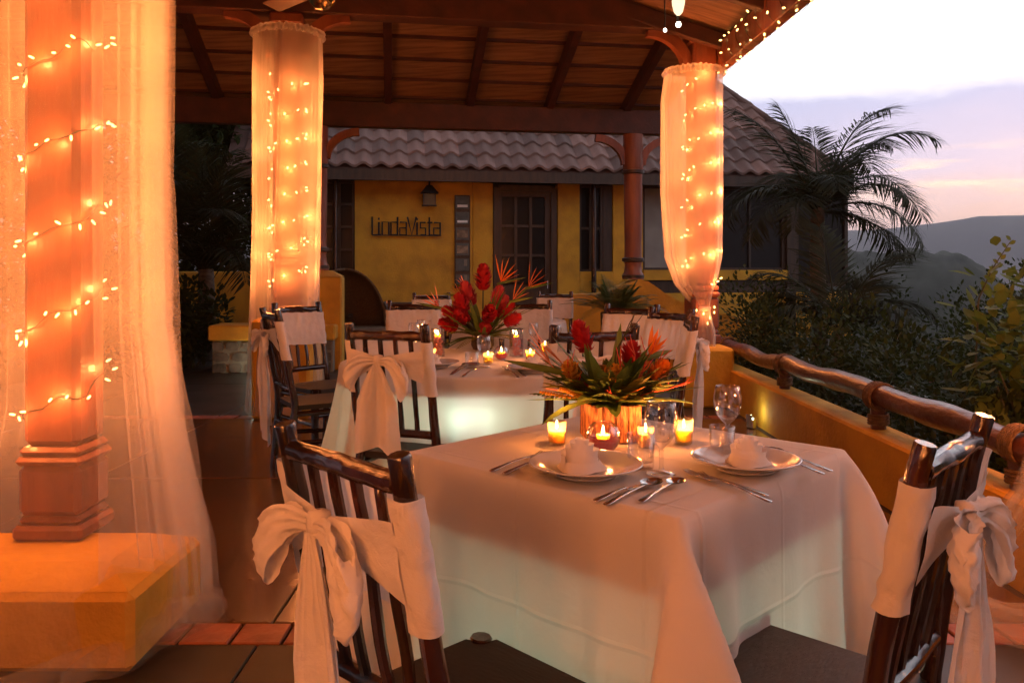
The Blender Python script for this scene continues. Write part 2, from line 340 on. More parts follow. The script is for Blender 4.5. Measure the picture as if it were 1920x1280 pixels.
    def leaf(s, p, d, up, L, wd, bendf=0.25, seg=3):
        d = Vector(d).normalized(); up = Vector(up); x = d.cross(up)
        if x.length < 1e-4: x = d.orthogonal()
        x.normalize(); up = x.cross(d).normalized(); p = Vector(p); vs = [p]; fs = []
        for i in range(1, seg):
            t = i / seg; c = p + d * L * t - up * bendf * L * t * t; h = wd / 2 * math.sin(PI * min(1, t * .92 + .06)) ** .8
            vs += [c - x * h, c + up * (-.12 * wd), c + x * h]
        vs.append(p + d * L - up * bendf * L)
        fs += [(0, 2, 1), (0, 3, 2)]
        for i in range(seg - 2):
            a = 1 + 3 * i; fs += [(a, a + 1, a + 4, a + 3), (a + 1, a + 2, a + 5, a + 4)]
        a = 1 + 3 * (seg - 2); e = len(vs) - 1; fs += [(a, a + 1, e), (a + 1, a + 2, e)]
        s.add(vs, fs); return s
    def mesh(s, name, m, smooth=True):
        me = bpy.data.meshes.new(name); me.from_pydata(s.v, [], s.f); me.validate(); 
        if m: me.materials.append(M[m] if isinstance(m, str) else m)
        if smooth:
            me.polygons.foreach_set('use_smooth', [True] * len(me.polygons)); 
            if smooth == 'auto':
                try: me.set_sharp_from_angle(angle=R(38))
                except Exception: pass
        me.update(); return me
    def build(s, name, m, parent=None, smooth='auto'):
        return obj(name, s.mesh(name, m, smooth), parent)
def obj(name, me, parent=None, loc=None, rot=None):
    o = bpy.data.objects.new(name, me); COL.objects.link(o)
    if parent: o.parent = parent
    if loc is not None: o.location = loc
    if rot is not None: o.rotation_euler = rot
    return o
def tag(o, label=None, cat=None, group=None, kind=None):
    if label: o['label'] = label
    if cat: o['category'] = cat
    if group: o['group'] = group
    if kind: o['kind'] = kind
    return o
def thing(name, label, cat, loc=(0, 0, 0), rz=0.0, group=None):
    o = bpy.data.objects.new(name, None); COL.objects.link(o); o.location = loc; o.rotation_euler = (0, 0, rz); o.empty_display_size = .1
    return tag(o, label, cat, group)
def struct(name, mb, m, parent=None, smooth='auto'):
    o = mb.build(name, m, parent, smooth)
    if parent is None: o['kind'] = 'structure'
    return o
def plight(name, loc, power, col=(1, 0.52, 0.16), rad=0.02, parent=None):
    l = bpy.data.lights.new(name, 'POINT'); l.energy = power; l.color = col; l.shadow_soft_size = rad
    o = bpy.data.objects.new(name, l); COL.objects.link(o); o.location = loc
    if parent: o.parent = parent
    return o
WARM = (1.0, 0.29, 0.072)
# ---------------------------------------------------------------- terrain and hills
def terr(x, y):
    """garden level near the house, falling away to the right into a valley"""
    out = max(0.0, x - 2.6 - 0.10 * max(0, y)) if y < 60 else max(0, x - 8)
    back = max(0.0, y - 26)
    q = math.hypot(out, back)
    z = -0.06 - 0.30 * q if q < 60 else -18.06 - 0.16 * (q - 60)
    z = max(z, -70 + 6 * noise.noise(Vector((x * .004, y * .004, 0))))
    left = max(0.0, -x - 9)
    return z + 0.02 * left + 0.25 * noise.noise(Vector((x * .35, y * .35, 3))) * min(1, q * .3)
mb = MB(); rings = [0, 1, 2, 3, 4, 6, 8, 10, 12, 14, 17, 20, 24, 30, 40, 55, 75, 100, 140, 200, 300, 450, 700, 1000, 1500, 2100]
NA = 72; vs = [(0, 4, terr(0, 4))]
for r in rings[1:]:
    for k in range(NA):
        a = 2 * PI * k / NA; x = r * math.sin(a); y = 4 + r * math.cos(a); vs.append((x, y, terr(x, y)))
fs = [(0, 1 + (k + 1) % NA, 1 + k) for k in range(NA)]
for i in range(len(rings) - 2):
    for k in range(NA):
        a = 1 + i * NA + k; b = 1 + i * NA + (k + 1) % NA; fs.append((a, b, b + NA, a + NA))
mb.add(vs, fs); struct('ground', mb, 'ground', smooth=True)
def hill(name, d0, d1, a0, a1, hf, seed, n=90, m=14, mt='hill', base=-75, canopy=0.0):
    mb = MB()
    def fn(u, v):
        a = R(a0 + (a1 - a0) * u); d = d0 + (d1 - d0) * v; top = hf(math.degrees(a))
        prof = math.sin(PI * min(1, v * 0.5 / .55)) if v < .55 else 1 - .4 * (v - .55)
        nn = noise.fractal(Vector((a * 14, v * 3, seed)), 1.0, 2.0, 5)
        return (d * math.sin(a), d * math.cos(a), base + (top - base) * prof * (1 + .02 * nn) + .0034 * d * nn * prof + canopy * (1.6 * abs(noise.noise(Vector((a * d * .16, d * .16, seed)))) + .8 * noise.noise(Vector((a * d * .5, d * .5, seed)))))
    mb.grid(fn, n, m); return struct(name, mb, mt, smooth=True)
# ridge heights (m above the eye) against bearing to the right of the view
def ridge_far(a):
    px = 960 + F * math.tan(R(min(max(a, -50), 50))); 
    y = 434 + 2 * math.sin(px * .02) - 14 * math.exp(-((px - 1960) / 130) ** 2) - 6 * math.exp(-((px - 1830) / 60) ** 2)
    return (HY - y) / F * 1450
hill('hills', 900, 1900, -70, 110, ridge_far, 1.0, 140, 16)
def ridge_near(a):
    px = 960 + F * math.tan(R(min(max(a, -50), 50)))
    y = 476 + max(0, px - 1790) * 0.46 + 2 * math.sin(px * .05)
    return (HY - y) / F * 181
hill('near_hill', 120, 230, -10, 60, ridge_near, 5.0, 420, 60, 'slope', -48, 1.0)

# ---------------------------------------------------------------- patio floor: polished slabs and terracotta bands
AX = math.atan(0.15)                 # the pavilion stands turned by this much
floor = struct('floor', MB().box((-1.6, 2.25, -0.09), (8.2, 20.5, 0.16)), 'grout')
def band_y(x, y0): return y0 + 0.03 * (x + 1.2)
# slabs between the bands
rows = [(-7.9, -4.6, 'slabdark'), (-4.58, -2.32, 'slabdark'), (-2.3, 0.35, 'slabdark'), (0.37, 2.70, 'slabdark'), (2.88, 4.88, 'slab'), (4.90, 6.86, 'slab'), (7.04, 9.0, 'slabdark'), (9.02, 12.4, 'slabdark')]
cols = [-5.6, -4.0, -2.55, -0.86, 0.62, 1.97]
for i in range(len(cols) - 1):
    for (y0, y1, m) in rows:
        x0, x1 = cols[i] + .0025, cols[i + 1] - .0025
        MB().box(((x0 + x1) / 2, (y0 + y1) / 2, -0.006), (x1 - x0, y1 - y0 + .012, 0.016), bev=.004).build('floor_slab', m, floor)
tile = MB().box((0, 0, 0), (0.166, 0.152, 0.016), bev=.004).mesh('floor_tile', 'tile', 'auto')
for y0 in (2.79, 6.95):
    x = -5.5
    while x < 1.95:
        o = obj('floor_tile', tile, floor, (x, y0, -0.004 + random.uniform(-.001, .001)), (0, 0, random.uniform(-.012, .012))); x += 0.178

# ---------------------------------------------------------------- columns
def column(x, y, zb, zt, label, rz=0.0, m='redwood', wd=0.27, bh=.55):
    t = thing('wooden_column', label, 'column', (x, y, 0), rz, 'square red wooden columns')
    k = bh / .55
    MB().box((0, 0, (zb + bh + zt) / 2), (wd, wd, zt - zb - bh), bev=.022).build('shaft', m, t)
    b = MB(); b.box((0, 0, zb + .045 * k), (wd + .05, wd + .05, .09 * k), bev=.014); b.build('base_block', m, t)
    MB().box((0, 0, zb + .115 * k), (wd + .02, wd + .02, .05 * k), bev=.02).build('base_moulding', m, t)
    MB().box((0, 0, zb + .29 * k), (wd + .024, wd + .024, .30 * k), bev=.02).build('plinth_shaft', m, t)
    MB().box((0, 0, zb + .4675 * k), (wd + .04, wd + .04, .055 * k), bev=.02).build('base_collar', m, t)
    MB().box((0, 0, zb + .5225 * k), (wd + .02, wd + .02, .055 * k), bev=.015).build('neck_moulding', m, t)
    MB().box((0, 0, zt - .06), (wd + .05, wd + .05, .10), bev=.02).build('capital', m, t)
    return t
def pedestal(x, y, sx, sy, ze, zt, run, label, rz=0.0):
    t = thing('column_pedestal', label, 'pedestal', (x, y, 0), rz, 'yellow column pedestals')
    MB().box((0, 0, ze / 2), (sx, sy, ze), bev=.022).build('plinth_block', 'yellow', t)
    hx, hy = sx / 2 - .022, sy / 2 - .022; a, b = hx - run, hy - run
    mb = MB(); mb.add([(-hx, -hy, ze + .001), (hx, -hy, ze + .001), (hx, hy, ze + .001), (-hx, hy, ze + .001), (-a, -b, zt), (a, -b, zt), (a, b, zt), (-a, b, zt)],
                      [(0, 1, 5, 4), (1, 2, 6, 5), (2, 3, 7, 6), (3, 0, 4, 7), (4, 5, 6, 7)])
    mb.build('sloped_cap', 'yellow', t, smooth=False); return t
CL = Vector((-1.648, 2.95, 0)); CM = Vector((-1.988, 7.1, 0)); CR = Vector((1.816, 7.67, 0)); CN = Vector((2.215, 3.0, 0)); CB = Vector((-1.10, -0.75, 0)); CC = Vector((2.28, -1.25, 0))
pedestal(-1.62, 2.79, 0.86, 0.57, 0.25, 0.305, 0.12, 'broad yellow plaster pedestal under the nearest curtained column at left')
column(CL.x, CL.y, 0.306, 4.55, 'red wooden column wrapped in fairy lights, nearest one at left edge', 0, 'redwood', .20, .33)
pedestal(CM.x, CM.y, 0.5, 0.5, 0.85, 0.88, 0.08, 'yellow plaster pedestal behind the leftmost chairs of round table')
column(CM.x, CM.y, 0.881, 3.535, 'red wooden column inside the middle curtain, left of the house', AX, 'redwood', .235)
pedestal(CR.x, CR.y, 0.5, 0.5, 0.55, 0.58, 0.08, 'yellow plaster pedestal by the far end of the log railing')
column(CR.x, CR.y, 0.581, 3.535, 'red wooden column inside the tied curtain at right, under the eave', AX, 'redwood', .235)
pedestal(CB.x, CB.y, 0.90, 0.92, 0.25, 0.305, 0.28, 'broad yellow pedestal of the column behind the viewer at left')
column(CB.x, CB.y, 0.306, 4.2, 'red wooden column behind the viewer at left')
column(CC.x, CC.y, 0.351, 3.17, 'red wooden column behind the viewer at right, on the low wall')
column(CN.x, CN.y, 0.351, 3.17, 'red wooden column just beyond the right edge, above the puddled net')

# ---------------------------------------------------------------- pavilion roof
PL = Vector((-2.555, 10.5, 0)); PR = Vector((1.685, 11.136, 0))
ex = Vector((math.cos(AX), math.sin(AX), 0)); ey = Vector((-math.sin(AX), math.cos(AX), 0))
roof = thing('pavilion_roof', 'dark red timber pavilion roof with rafters and brown ceiling boards overhead', 'roof')
zb = 3.17
MB().beam(PL - ex * 4.2 + Vector((0, 0, zb + .165)), PR + ex * .45 + Vector((0, 0, zb + .165)), .16, .33).build('back_beam', 'beamwood', roof)
fb0 = CM - ex * 4.0; fb1 = CR + ex * .10
MB().beam(fb0 + Vector((0, 0, 3.70)), fb1 + Vector((0, 0, 3.70)), .20, .32).build('front_beam', 'beamwood', roof)
# rear slope: from the back beam up towards the viewer
SL = 0.325
def rp(s, t, off=0.0):
    """a point on the rear slope: s along the beam from the left post, t metres towards the viewer"""
    return PL + ex * s - ey * t + Vector((0, 0, 3.56 + SL * t + off))
smax = (PR - PL).length + .50
for k in range(-4, 6):
    s = 0.0 + k * 1.09 - 0.17
    if s > smax: continue
    MB().beam(rp(s, -.55, -.02), rp(s, 5.2, -.02), .10, .17).build('rafter', 'beamwood', roof)
for j in range(13):
    t0 = -.55 + j * .445
    mb = MB(); sl = Vector((0, 0, .085))
    a, b, c, d = rp(-5.0, t0 + .012), rp(smax, t0 + .012), rp(smax, t0 + .433), rp(-5.0, t0 + .433); up = Vector((0, 0, .02))
    vs = [p + sl for p in (a, b, c, d)] + [p + sl + up for p in (a, b, c, d)]
    mb.add(vs, [(0, 3, 2, 1), (4, 5, 6, 7), (0, 1, 5, 4), (1, 2, 6, 5), (2, 3, 7, 6), (3, 0, 4, 7)]); mb.build('ceiling_board', 'ceilwood', roof, smooth=False)
    MB().beam(rp(-5.0, t0 + .45, .078), rp(smax, t0 + .45, .078), .055, .035, bev=.003).build('batten', 'beamwood', roof)
mb = MB(); up1 = Vector((0, 0, .13)); up2 = Vector((0, 0, .15))
q = [rp(-5.1, -.65), rp(smax + .1, -.65), rp(smax + .1, 5.4), rp(-5.1, 5.4)]
mb.add([p + up1 for p in q] + [p + up2 for p in q], [(0, 3, 2, 1), (4, 5, 6, 7), (0, 1, 5, 4), (1, 2, 6, 5), (2, 3, 7, 6), (3, 0, 4, 7)]); mb.build('roof_sheet', 'roofbase', roof, smooth=False)
# main slope over the near patio, eave along the right side
E0 = Vector((1.99, 7.78, 0)); E1 = Vector((2.66, -7.8, 0))
MB().beam(E0 + Vector((0, 0, 3.30)), E1 + Vector((0, 0, 3.30)), .10, .25).build('eave_beam', 'redwood', roof)
MB().beam(E0 + Vector((.10, 0, 3.345)), E1 + Vector((.10, 0, 3.345)), .03, .20).build('fascia', 'redwood', roof)
mb = MB(); q = [E0 + Vector((.20, 0, 3.44)), E1 + Vector((.20, 0, 3.44)), E1 + Vector((-4.2, 0, 4.87)), E0 + Vector((-4.2, 0, 4.87))]
mb.add(q + [p + Vector((0, 0, .05)) for p in q], [(0, 3, 2, 1), (4, 5, 6, 7), (0, 1, 5, 4), (1, 2, 6, 5), (2, 3, 7, 6), (3, 0, 4, 7)]); mb.build('main_roof_deck', 'ceilwood', roof, smooth=False)
mb = MB(); q = [E0 + Vector((-4.21, 0, 4.87)), E1 + Vector((-4.21, 0, 4.87)), E1 + Vector((-8.9, 0, 3.35)), E0 + Vector((-8.9, 0, 3.35))]
mb.add(q + [p + Vector((0, 0, .05)) for p in q], [(0, 3, 2, 1), (4, 5, 6, 7), (0, 1, 5, 4), (1, 2, 6, 5), (2, 3, 7, 6), (3, 0, 4, 7)]); mb.build('main_roof_deck', 'ceilwood', roof, smooth=False)
for k in range(14):
    y = 7.5 - k * 1.1; e = E0.lerp(E1, (7.78 - y) / 15.58)
    MB().beam(e + Vector((.12, 0, 3.365)), e + Vector((-4.2, 0, 4.77)), .09, .14).build('main_rafter', 'beamwood', roof)
# curved braces
def brace(c, dirv, z0, run, rise, parent, th=.10, w_=.09, m='redwood'):
    mb = MB(); pts = []
    dirv = Vector(dirv).normalized()
    for i in range(9):
        t = i / 8; a = t * PI / 2
        pts.append((Vector(c) + dirv * (run * (1 - math.cos(a))) + Vector((0, 0, z0 + rise * math.sin(a)))))
    side = dirv.cross(Vector((0, 0, 1))); vs = []; fs = []
    for i, p in enumerate(pts):
        tg = (pts[min(i + 1, 8)] - pts[max(i - 1, 0)]).normalized(); nm = side.cross(tg)
        for a, b in ((-1, -1), (1, -1), (1, 1), (-1, 1)): vs.append(p + side * a * w_ / 2 + nm * b * th / 2)
    for i in range(8):
        for k in range(4): k2 = (k + 1) % 4; fs.append((i * 4 + k, i * 4 + k2, i * 4 + 4 + k2, i * 4 + 4 + k))
    fs += [(3, 2, 1, 0), (32, 33, 34, 35)]; mb.add(vs, fs); return mb.build('brace', m, parent)
brace(CM + ex * .14, ex, 3.18, .40, .36, roof); brace(CM - ex * .14, -ex, 3.18, .40, .36, roof)
brace(CR - ex * .14, -ex, 3.18, .40, .36, roof)
# round back posts on their own plinths
def round_post(p, z0, z1, label):
    t = thing('turned_post', label, 'post', p, AX, 'turned red posts at the back of the pavilion')
    h = z1 - z0
    MB().lathe([(.0, z0), (.15, z0), (.15, z0 + .06), (.125, z0 + .10), (.115, z0 + .2), (.13, z0 + .26), (.12, z0 + .32), (.118, z0 + .5), (.128, z0 + h * .5), (.128, z1 - .55), (.14, z1 - .5), (.14, z1 - .25), (.14, z1), (0, z1)], n=16).build('shaft', 'redwood', t)
    for z in (z0 + .27, z1 - .52, z0 + .04): MB().lathe([(.12, z - .035), (.155, z - .02), (.155, z + .02), (.12, z + .035)], n=16).build('dark_band', 'doorwood', t)
    b0 = brace((.12, 0, 0), (1, 0, 0), z1 - .42, .42, .36, t); brace((-.12, 0, 0), (-1, 0, 0), z1 - .42, .42, .36, t)
    return t
round_post(PL, 1.285, 3.168, 'turned red post on the tall yellow plinth, partly behind the middle curtain')
round_post(PR, 1.16, 3.168, 'turned red post with dark bands between house door and right curtain')
pl = thing('yellow_plinth', 'tall yellow plinth with a small outlet, right of the middle curtain', 'plinth', PL + Vector((.02, 0, 0)), AX)
MB().box((0, .05, .60), (.62, .62, 1.20), bev=.02).build('plinth_block', 'yellow', pl)
mb = MB(); mb.add([(-.31, -.26, 1.201), (.31, -.26, 1.201), (.31, .36, 1.201), (-.31, .36, 1.201), (-.19, -.13, 1.282), (.16, -.13, 1.282), (.16, .2, 1.282), (-.19, .2, 1.282)], [(0, 1, 5, 4), (1, 2, 6, 5), (2, 3, 7, 6), (3, 0, 4, 7), (4, 5, 6, 7)]); mb.build('sloped_cap', 'yellow', pl, smooth=False)
mb = MB(); mb.prism([(.042 * math.cos(a * PI / 8) , .075 * math.sin(a * PI / 8)) for a in range(16)], 0, .012); o = mb.build('outlet_cover', 'blackplastic', pl); o.location = (-.02, -.262, 1.02); o.rotation_euler = (PI / 2, 0, 0)
sb = tag(MB().box((0, 0, 0), (.10, .05, .17), bev=.01).build('switch_box', 'whitepaint'), 'small white switch box on the post above the yellow plinth', 'switch box'); sb.location = U(588, 487, d=10.33)
rw = thing('curved_garden_wall', 'low yellow curved wall below the banded post and fern', 'wall', PR, AX)
def cw(u, v):
    x = -1.0 + 2.9 * u; top = .98 if x < .2 else .98 - .36 * min(1, (x - .2) / 1.2); return (x, -.16 + .0 * v, top * v)
mb = MB(); n = 24; vs = []; fs = []
for i in range(n + 1):
    x = -1.0 + 3.1 * i / n; top = .955 + .20 * math.exp(-((x - .05) / .34) ** 2) - .34 * max(0, min(1, (x - .2) / 1.3))
    vs += [(x, -.16, 0), (x, -.16, top), (x, .16, top), (x, .16, 0)]
for i in range(n):
    for k in range(3): fs.append((i * 4 + k, i * 4 + k + 1, i * 4 + 5 + k, i * 4 + 4 + k))
fs += [(0, 3, 2, 1), (n * 4, n * 4 + 1, n * 4 + 2, n * 4 + 3)]
mb.add(vs, fs); mb.build('wall_body', 'yellow', rw)

# ---------------------------------------------------------------- low wall and log railing on the right
lw = thing('low_patio_wall', 'low ochre wall along the right side of the patio under the log rail', 'wall')
mb = MB(); pts = [(2.05, -7.8), (2.03, 1.0), (2.02, 3.0), (2.02, 5.0), (2.03, 7.0), (2.02, 8.6)]; vs = []; fs = []
for x, y in pts: vs += [(x, y, -.02), (x, y, .335), (x + .012, y, .35), (x + .20, y, .35), (x + .215, y, .335), (x + .215, y, -.4)]
for i in range(len(pts) - 1):
    for k in range(5): fs.append((i * 6 + k, i * 6 + 6 + k, i * 6 + 7 + k, i * 6 + 1 + k))
fs += [tuple(range(6)), tuple(range(len(vs) - 6, len(vs)))[::-1]]; mb.add(vs, fs); mb.build('wall_body', 'yellow', lw)
rail = thing('log_railing', 'thick varnished log rail lashed with rope to short posts at right', 'railing')
rp_ = [(2.14, 3.17, .525), (2.14, 4.4, .545), (2.13, 5.6, .55), (2.13, 6.8, .53), (2.11, 8.2, .535)]
mb = MB(); pts = []; rd = []
for i in range(len(rp_) - 1):
    a, b = Vector(rp_[i]), Vector(rp_[i + 1]); n = int((b - a).length / .09)
    for k in range(n):
        t = k / n; p = a.lerp(b, t); q = Vector((0, p.y * 1.7, 1)); p += Vector((noise.noise(q) * .02, 0, noise.noise(q + Vector((5, 5, 5))) * .028)); pts.append(p); rd.append(.064 + .011 * noise.noise(Vector((3, p.y * 2.6, 7))))
mb.tube(pts, rd, 14, True, 2.2, .12, 5.0); mb.build('rail_log', 'logwood', rail)
for y in (3.35, 4.65, 6.25, 7.9):
    mb = MB(); mb.log((2.13, y, .33), (2.13, y, .50), .042, .046, seed=int(y * 3), seg=4); mb.build('rail_post', 'logwood', rail)
    mb = MB(); hel = []
    for i in range(97):
        a = i / 96 * 2 * PI * 6; hel.append((2.135 + .077 * math.cos(a), y - .045 + .09 * i / 96, .537 + .079 * math.sin(a)))
    mb.tube(hel, .0095, 6); mb.build('rope_lashing', 'rope', rail)
    mb = MB(); hel = []
    for i in range(49):
        a = i / 48 * 2 * PI * 4; hel.append((2.13 + .052 * math.cos(a), y + .055 * math.sin(a), .375 + .06 * i / 48))
    mb.tube(hel, .009, 6); mb.build('post_lashing', 'rope', rail)

# ---------------------------------------------------------------- the house
AH = math.atan(0.16); HW = Vector((-3.42, 14.55, 0))
he = Vector((math.cos(AH), math.sin(AH), 0)); hn = Vector((math.sin(AH), -math.cos(AH), 0))
house = thing('house', 'ochre yellow house with wavy tiled roof, wooden door and dark windows', 'house', HW, AH)
def hs(px, py, off=0.0):
    """(along, height) on the facade for a place in the photograph; off metres in front of the wall"""
    o = HW + hn * off; k = (px - 960) / F
    # (k d - ox)(-sin) + (d - oy) cos = 0
    sn, cs = math.sin(AH), math.cos(AH); d = (o.y * cs - o.x * sn) / (cs - k * sn)
    p = Vector((k * d, d, EYE - (py - HY) / F * d)); return (p - o).dot(he), p.z
ZE = 3.02      # underside of eave
def hbox(name, m, px0, px1, z0, z1, t0, t1, par=None, bev=.006):
    s0 = hs(px0, 400)[0]; s1 = hs(px1, 400)[0]
    return MB().box(((s0 + s1) / 2, -(t0 + t1) / 2, (z0 + z1) / 2), (s1 - s0, t1 - t0, z1 - z0), bev=bev).build(name, m, par or house)
ZL = hs(800, 340)[1]
GZ = -0.05
hbox('wall_panel', 'yellow', 470, 606, GZ, ZL, -.25, 0)
hbox('wall_panel', 'yellow', 665, 886, GZ, ZL, -.25, 0)
hbox('wall_panel', 'yellow', 887, 925, GZ, ZL, -.28, -.05)
hbox('wall_panel', 'yellow', 1046, 1087, GZ, ZL, -.25, 0)
hbox('wall_panel', 'yellow', 1150, 1206, GZ, ZL, -.25, -.02)
hbox('wall_panel', 'yellow', 1087.5, 1149.5, GZ, 1.27, -.25, -.01)
hbox('wall_panel', 'yellow', 606.5, 664.5, GZ, 1.25, -.25, -.01)
hbox('wall_panel', 'yellow', 1206.5, 1600, GZ, .85, -.25, -.03)
hbox('sill_band', 'yellow', 1206.5, 1480, 1.10, 1.30, -.2, .02)
hbox('dark_band', 'doorwood', 1206.5, 1478, .851, 1.099, -.2, -.04)
hbox('lintel_beam', 'doorwood', 470, 1600, ZL + .002, ZL + .30, -.30, .03)
hbox('back_wall', 'doorwood', 470, 1600, GZ, 3.2, -1.9, -1.7)
# windows: frame, mullions, panes
def window(px0, px1, z0, z1, nx, nz, t=-.12, m='houseglass', post=None):
    w_ = thing0 = None
    s0 = hs(px0, 400)[0]; s1 = hs(px1, 400)[0]; W = s1 - s0; H = z1 - z0
    f = MB(); fw = .07
    for a, b in (((0, H / 2), (fw, H)), ((W, H / 2), (fw, H)), ((W / 2, 0), (W - fw, fw)), ((W / 2, H), (W - fw, fw))):
        f.box((s0 + a[0], -t, z0 + a[1]), (b[0], .09, b[1]))
    for i in range(1, nx): f.box((s0 + W * i / nx, -t, z0 + H / 2), (.045, .07, H - fw))
    for j in range(1, nz): f.box((s0 + W / 2, -t - .002, z0 + H * j / nz), (W - fw, .06, .045))
    w_ = f.build('window', 'doorwood', house)
    for i in range(nx):
        for j in range(nz):
            MB().box((s0 + W * (i + .5) / nx, -t + .02, z0 + H * (j + .5) / nz), (W / nx - .03, .012, H / nz - .03)).build('pane', m, w_)
    return w_
window(607.5, 663.5, 1.26, ZL - .02, 2, 4)
window(1088.5, 1131, 1.28, ZL - .02, 2, 2)
hbox('side_jamb', 'doorwood', 1132, 1149.5, 1.272, ZL, -.2, -.06)
window(1207.5, 1340, 1.31, ZL - .02, 2, 1, -.10, 'blind')
window(1345, 1472, 1.31, ZL - .02, 2, 1, -.10, 'houseglass')
hbox('corner_post', 'doorwood', 1475, 1492, GZ, ZL, -.2, .02)
window(1497, 1590, 1.0, ZL - .02, 2, 1, -.10, 'houseglass')
for px in (629, 1111):
    s = hs(px, 400)[0]; MB().tube([(s, -.10, GZ), (s, -.10, ZL)], .05, 12).build('glossy_post', 'darkwood', house)
# door
s0 = hs(926, 400)[0]; s1 = hs(1045, 400)[0]; zt = hs(980, 352)[1]; W = s1 - s0
door = MB(); fw = .11
door.box((s0 + fw / 2, .10, zt / 2), (fw, .14, zt)); door.box((s1 - fw / 2, .10, zt / 2), (fw, .14, zt)); door.box((s0 + W / 2, .10, zt - fw / 2 + .05), (W - 2 * fw, .14, fw))
door = door.build('door', 'doorwood', house)
a0, a1 = s0 + fw + .04, s1 - fw - .10; zb_, zz = 1.02, zt - .16; lw_ = a1 - a0
f = MB(); f.box(((s0 + s1) / 2, .13, .5), (W - 2 * fw, .05, 1.02))
f.box((s0 + fw + .02, .13, zt / 2 + .3), (.07, .055, zt - .6)); f.box((s1 - fw - .05, .13, zt / 2 + .3), (.12, .055, zt - .6)); f.box(((s0 + s1) / 2, .13, zz + .06), (W - 2 * fw, .052, .12))
for i in (1, 2): f.box((a0 + lw_ * i / 3, .128, (zb_ + zz) / 2), (.055, .05, zz - zb_))
for j in (1, 2): f.box(((a0 + a1) / 2, .13, zb_ + (zz - zb_) * j / 3), (lw_, .045, .05))
f.build('door_leaf', 'doorwood', door)
for i in range(3):
    for j in range(3): MB().box((a0 + lw_ * (i + .5) / 3, .145, zb_ + (zz - zb_) * (j + .5) / 3), (lw_ / 3 - .03, .012, (zz - zb_) / 3 - .03)).build('pane', 'houseglass', door)
MB().tube([(s1 - fw - .07, .06, .95), (s1 - fw - .07, .06, 1.1)], .014, 8).build('handle', 'steel', door)
# roof: underlay, hip, fascia, wavy tiles
EV = 0.58; PT = R(40); tp = math.tan(PT)
sR = hs(1592, 330, EV)[0]; sLf = hs(420, 330, EV)[0]; ze = hs(700, 314, EV)[1]; RUN = 4.3; INS = .52
rf = MB(); zr = ze + RUN * tp
q = [(sLf, -EV, ze - .03), (sR, -EV, ze - .03), (sR - INS * RUN, -EV + RUN, zr - .03), (sLf, -EV + RUN, zr - .03), (sR + .0, -EV + 2 * RUN, ze - .03), (sLf, -EV + 2 * RUN, ze - .03)]
rf.add(q, [(0, 1, 2, 3), (1, 4, 2), (3, 2, 4, 5)]); rfo = rf.build('roof', 'roofbase', house, smooth=False)
MB().box(((sLf + sR) / 2, -EV + .03, ze - .12), (sR - sLf, .05, .20)).build('fascia', 'doorwood', rfo)
mb = MB().box(((sLf + sR) / 2, -EV / 2 + .05, ze - .14), (sR - sLf, EV - .06, .03)); mb.build('soffit', 'doorwood', rfo)
TW, TL = .315, .42; NU = 8
tv = MB()
def tfn(u, v):
    x = (u - .5) * TW * 1.02; wv = .040 * (math.sin(2 * PI * u - PI / 2) + 1) * .9
    l = v * TL * 1.05
    return (x, l * math.cos(PT), l * math.sin(PT) + wv + .045 * (1 - v))
tv.grid(tfn, NU, 1)
n0 = len(tv.v)
tv.add([tfn(i / NU, 0) for i in range(NU + 1)] + [tuple(Vector(tfn(i / NU, 0)) - Vector((0, 0, .045))) for i in range(NU + 1)], [(i, NU + 1 + i, NU + 2 + i, i + 1) for i in range(NU)])
tm = tv.mesh('roof_tile', 'rooftile', True)
ncol = int((sR - sLf) / TW)
for j in range(9):
    for i in range(ncol):
        s = sR - (i + .5) * TW; l = j * TL; y = -EV - .02 + l * math.cos(PT)
        if s > sR - INS * (y + EV) - .1: continue
        if j > 3 and s < hs(1190, 300)[0]: continue
        obj('roof_tile', tm, rfo, (s, y, ze - .01 + l * math.sin(PT) + random.uniform(-.006, .006)))
# hip ridge caps
for k in range(13):
    t = k * .34; a = Vector((sR - INS * t, -EV + t, ze + t * tp + .03)); b = Vector((sR - INS * (t + .36), -EV + t + .36, ze + (t + .36) * tp + .03))
    if t < RUN: MB().tube([a, b], [.085, .075], 8).build('ridge_cap', 'rooftile', rfo)

# wall lantern
ln = thing('wall_lantern', 'black iron wall lantern with pointed roof hanging under the eave', 'lantern')
lp = hs(804, 388); base = HW + he * lp[0] + hn * .18 + Vector((0, 0, lp[1])); ln.location = base; ln.rotation_euler = (0, 0, AH)
MB().box((0, 0, .01), (.26, .20, .02)).build('base_plate', 'black', ln)
for x in (-.105, .105):
    for y in (-.08, .08): MB().box((x, y, .125), (.018, .018, .21)).build('corner_bar', 'black', ln)
MB().box((0, 0, .125), (.19, .14, .205)).build('pane', mat('dull_lantern_glass', (.12, .10, .06), .2), ln)
mb = MB(); mb.add([(-.16, -.12, .235), (.16, -.12, .235), (.16, .12, .235), (-.16, .12, .235), (-.05, -.04, .38), (.05, -.04, .38), (.05, .04, .38), (-.05, .04, .38)], [(3, 2, 1, 0), (0, 1, 5, 4), (1, 2, 6, 5), (2, 3, 7, 6), (3, 0, 4, 7), (4, 5, 6, 7)]); mb.build('pointed_roof', 'black', ln, smooth=False)
MB().tube([(0, 0, .37), (0, 0, .50)], .018, 8).build('stem', 'black', ln)
MB().tube([(0, 0, .42), (0, .09, .46), (0, .17, .38)], .012, 6).build('bracket', 'black', ln)

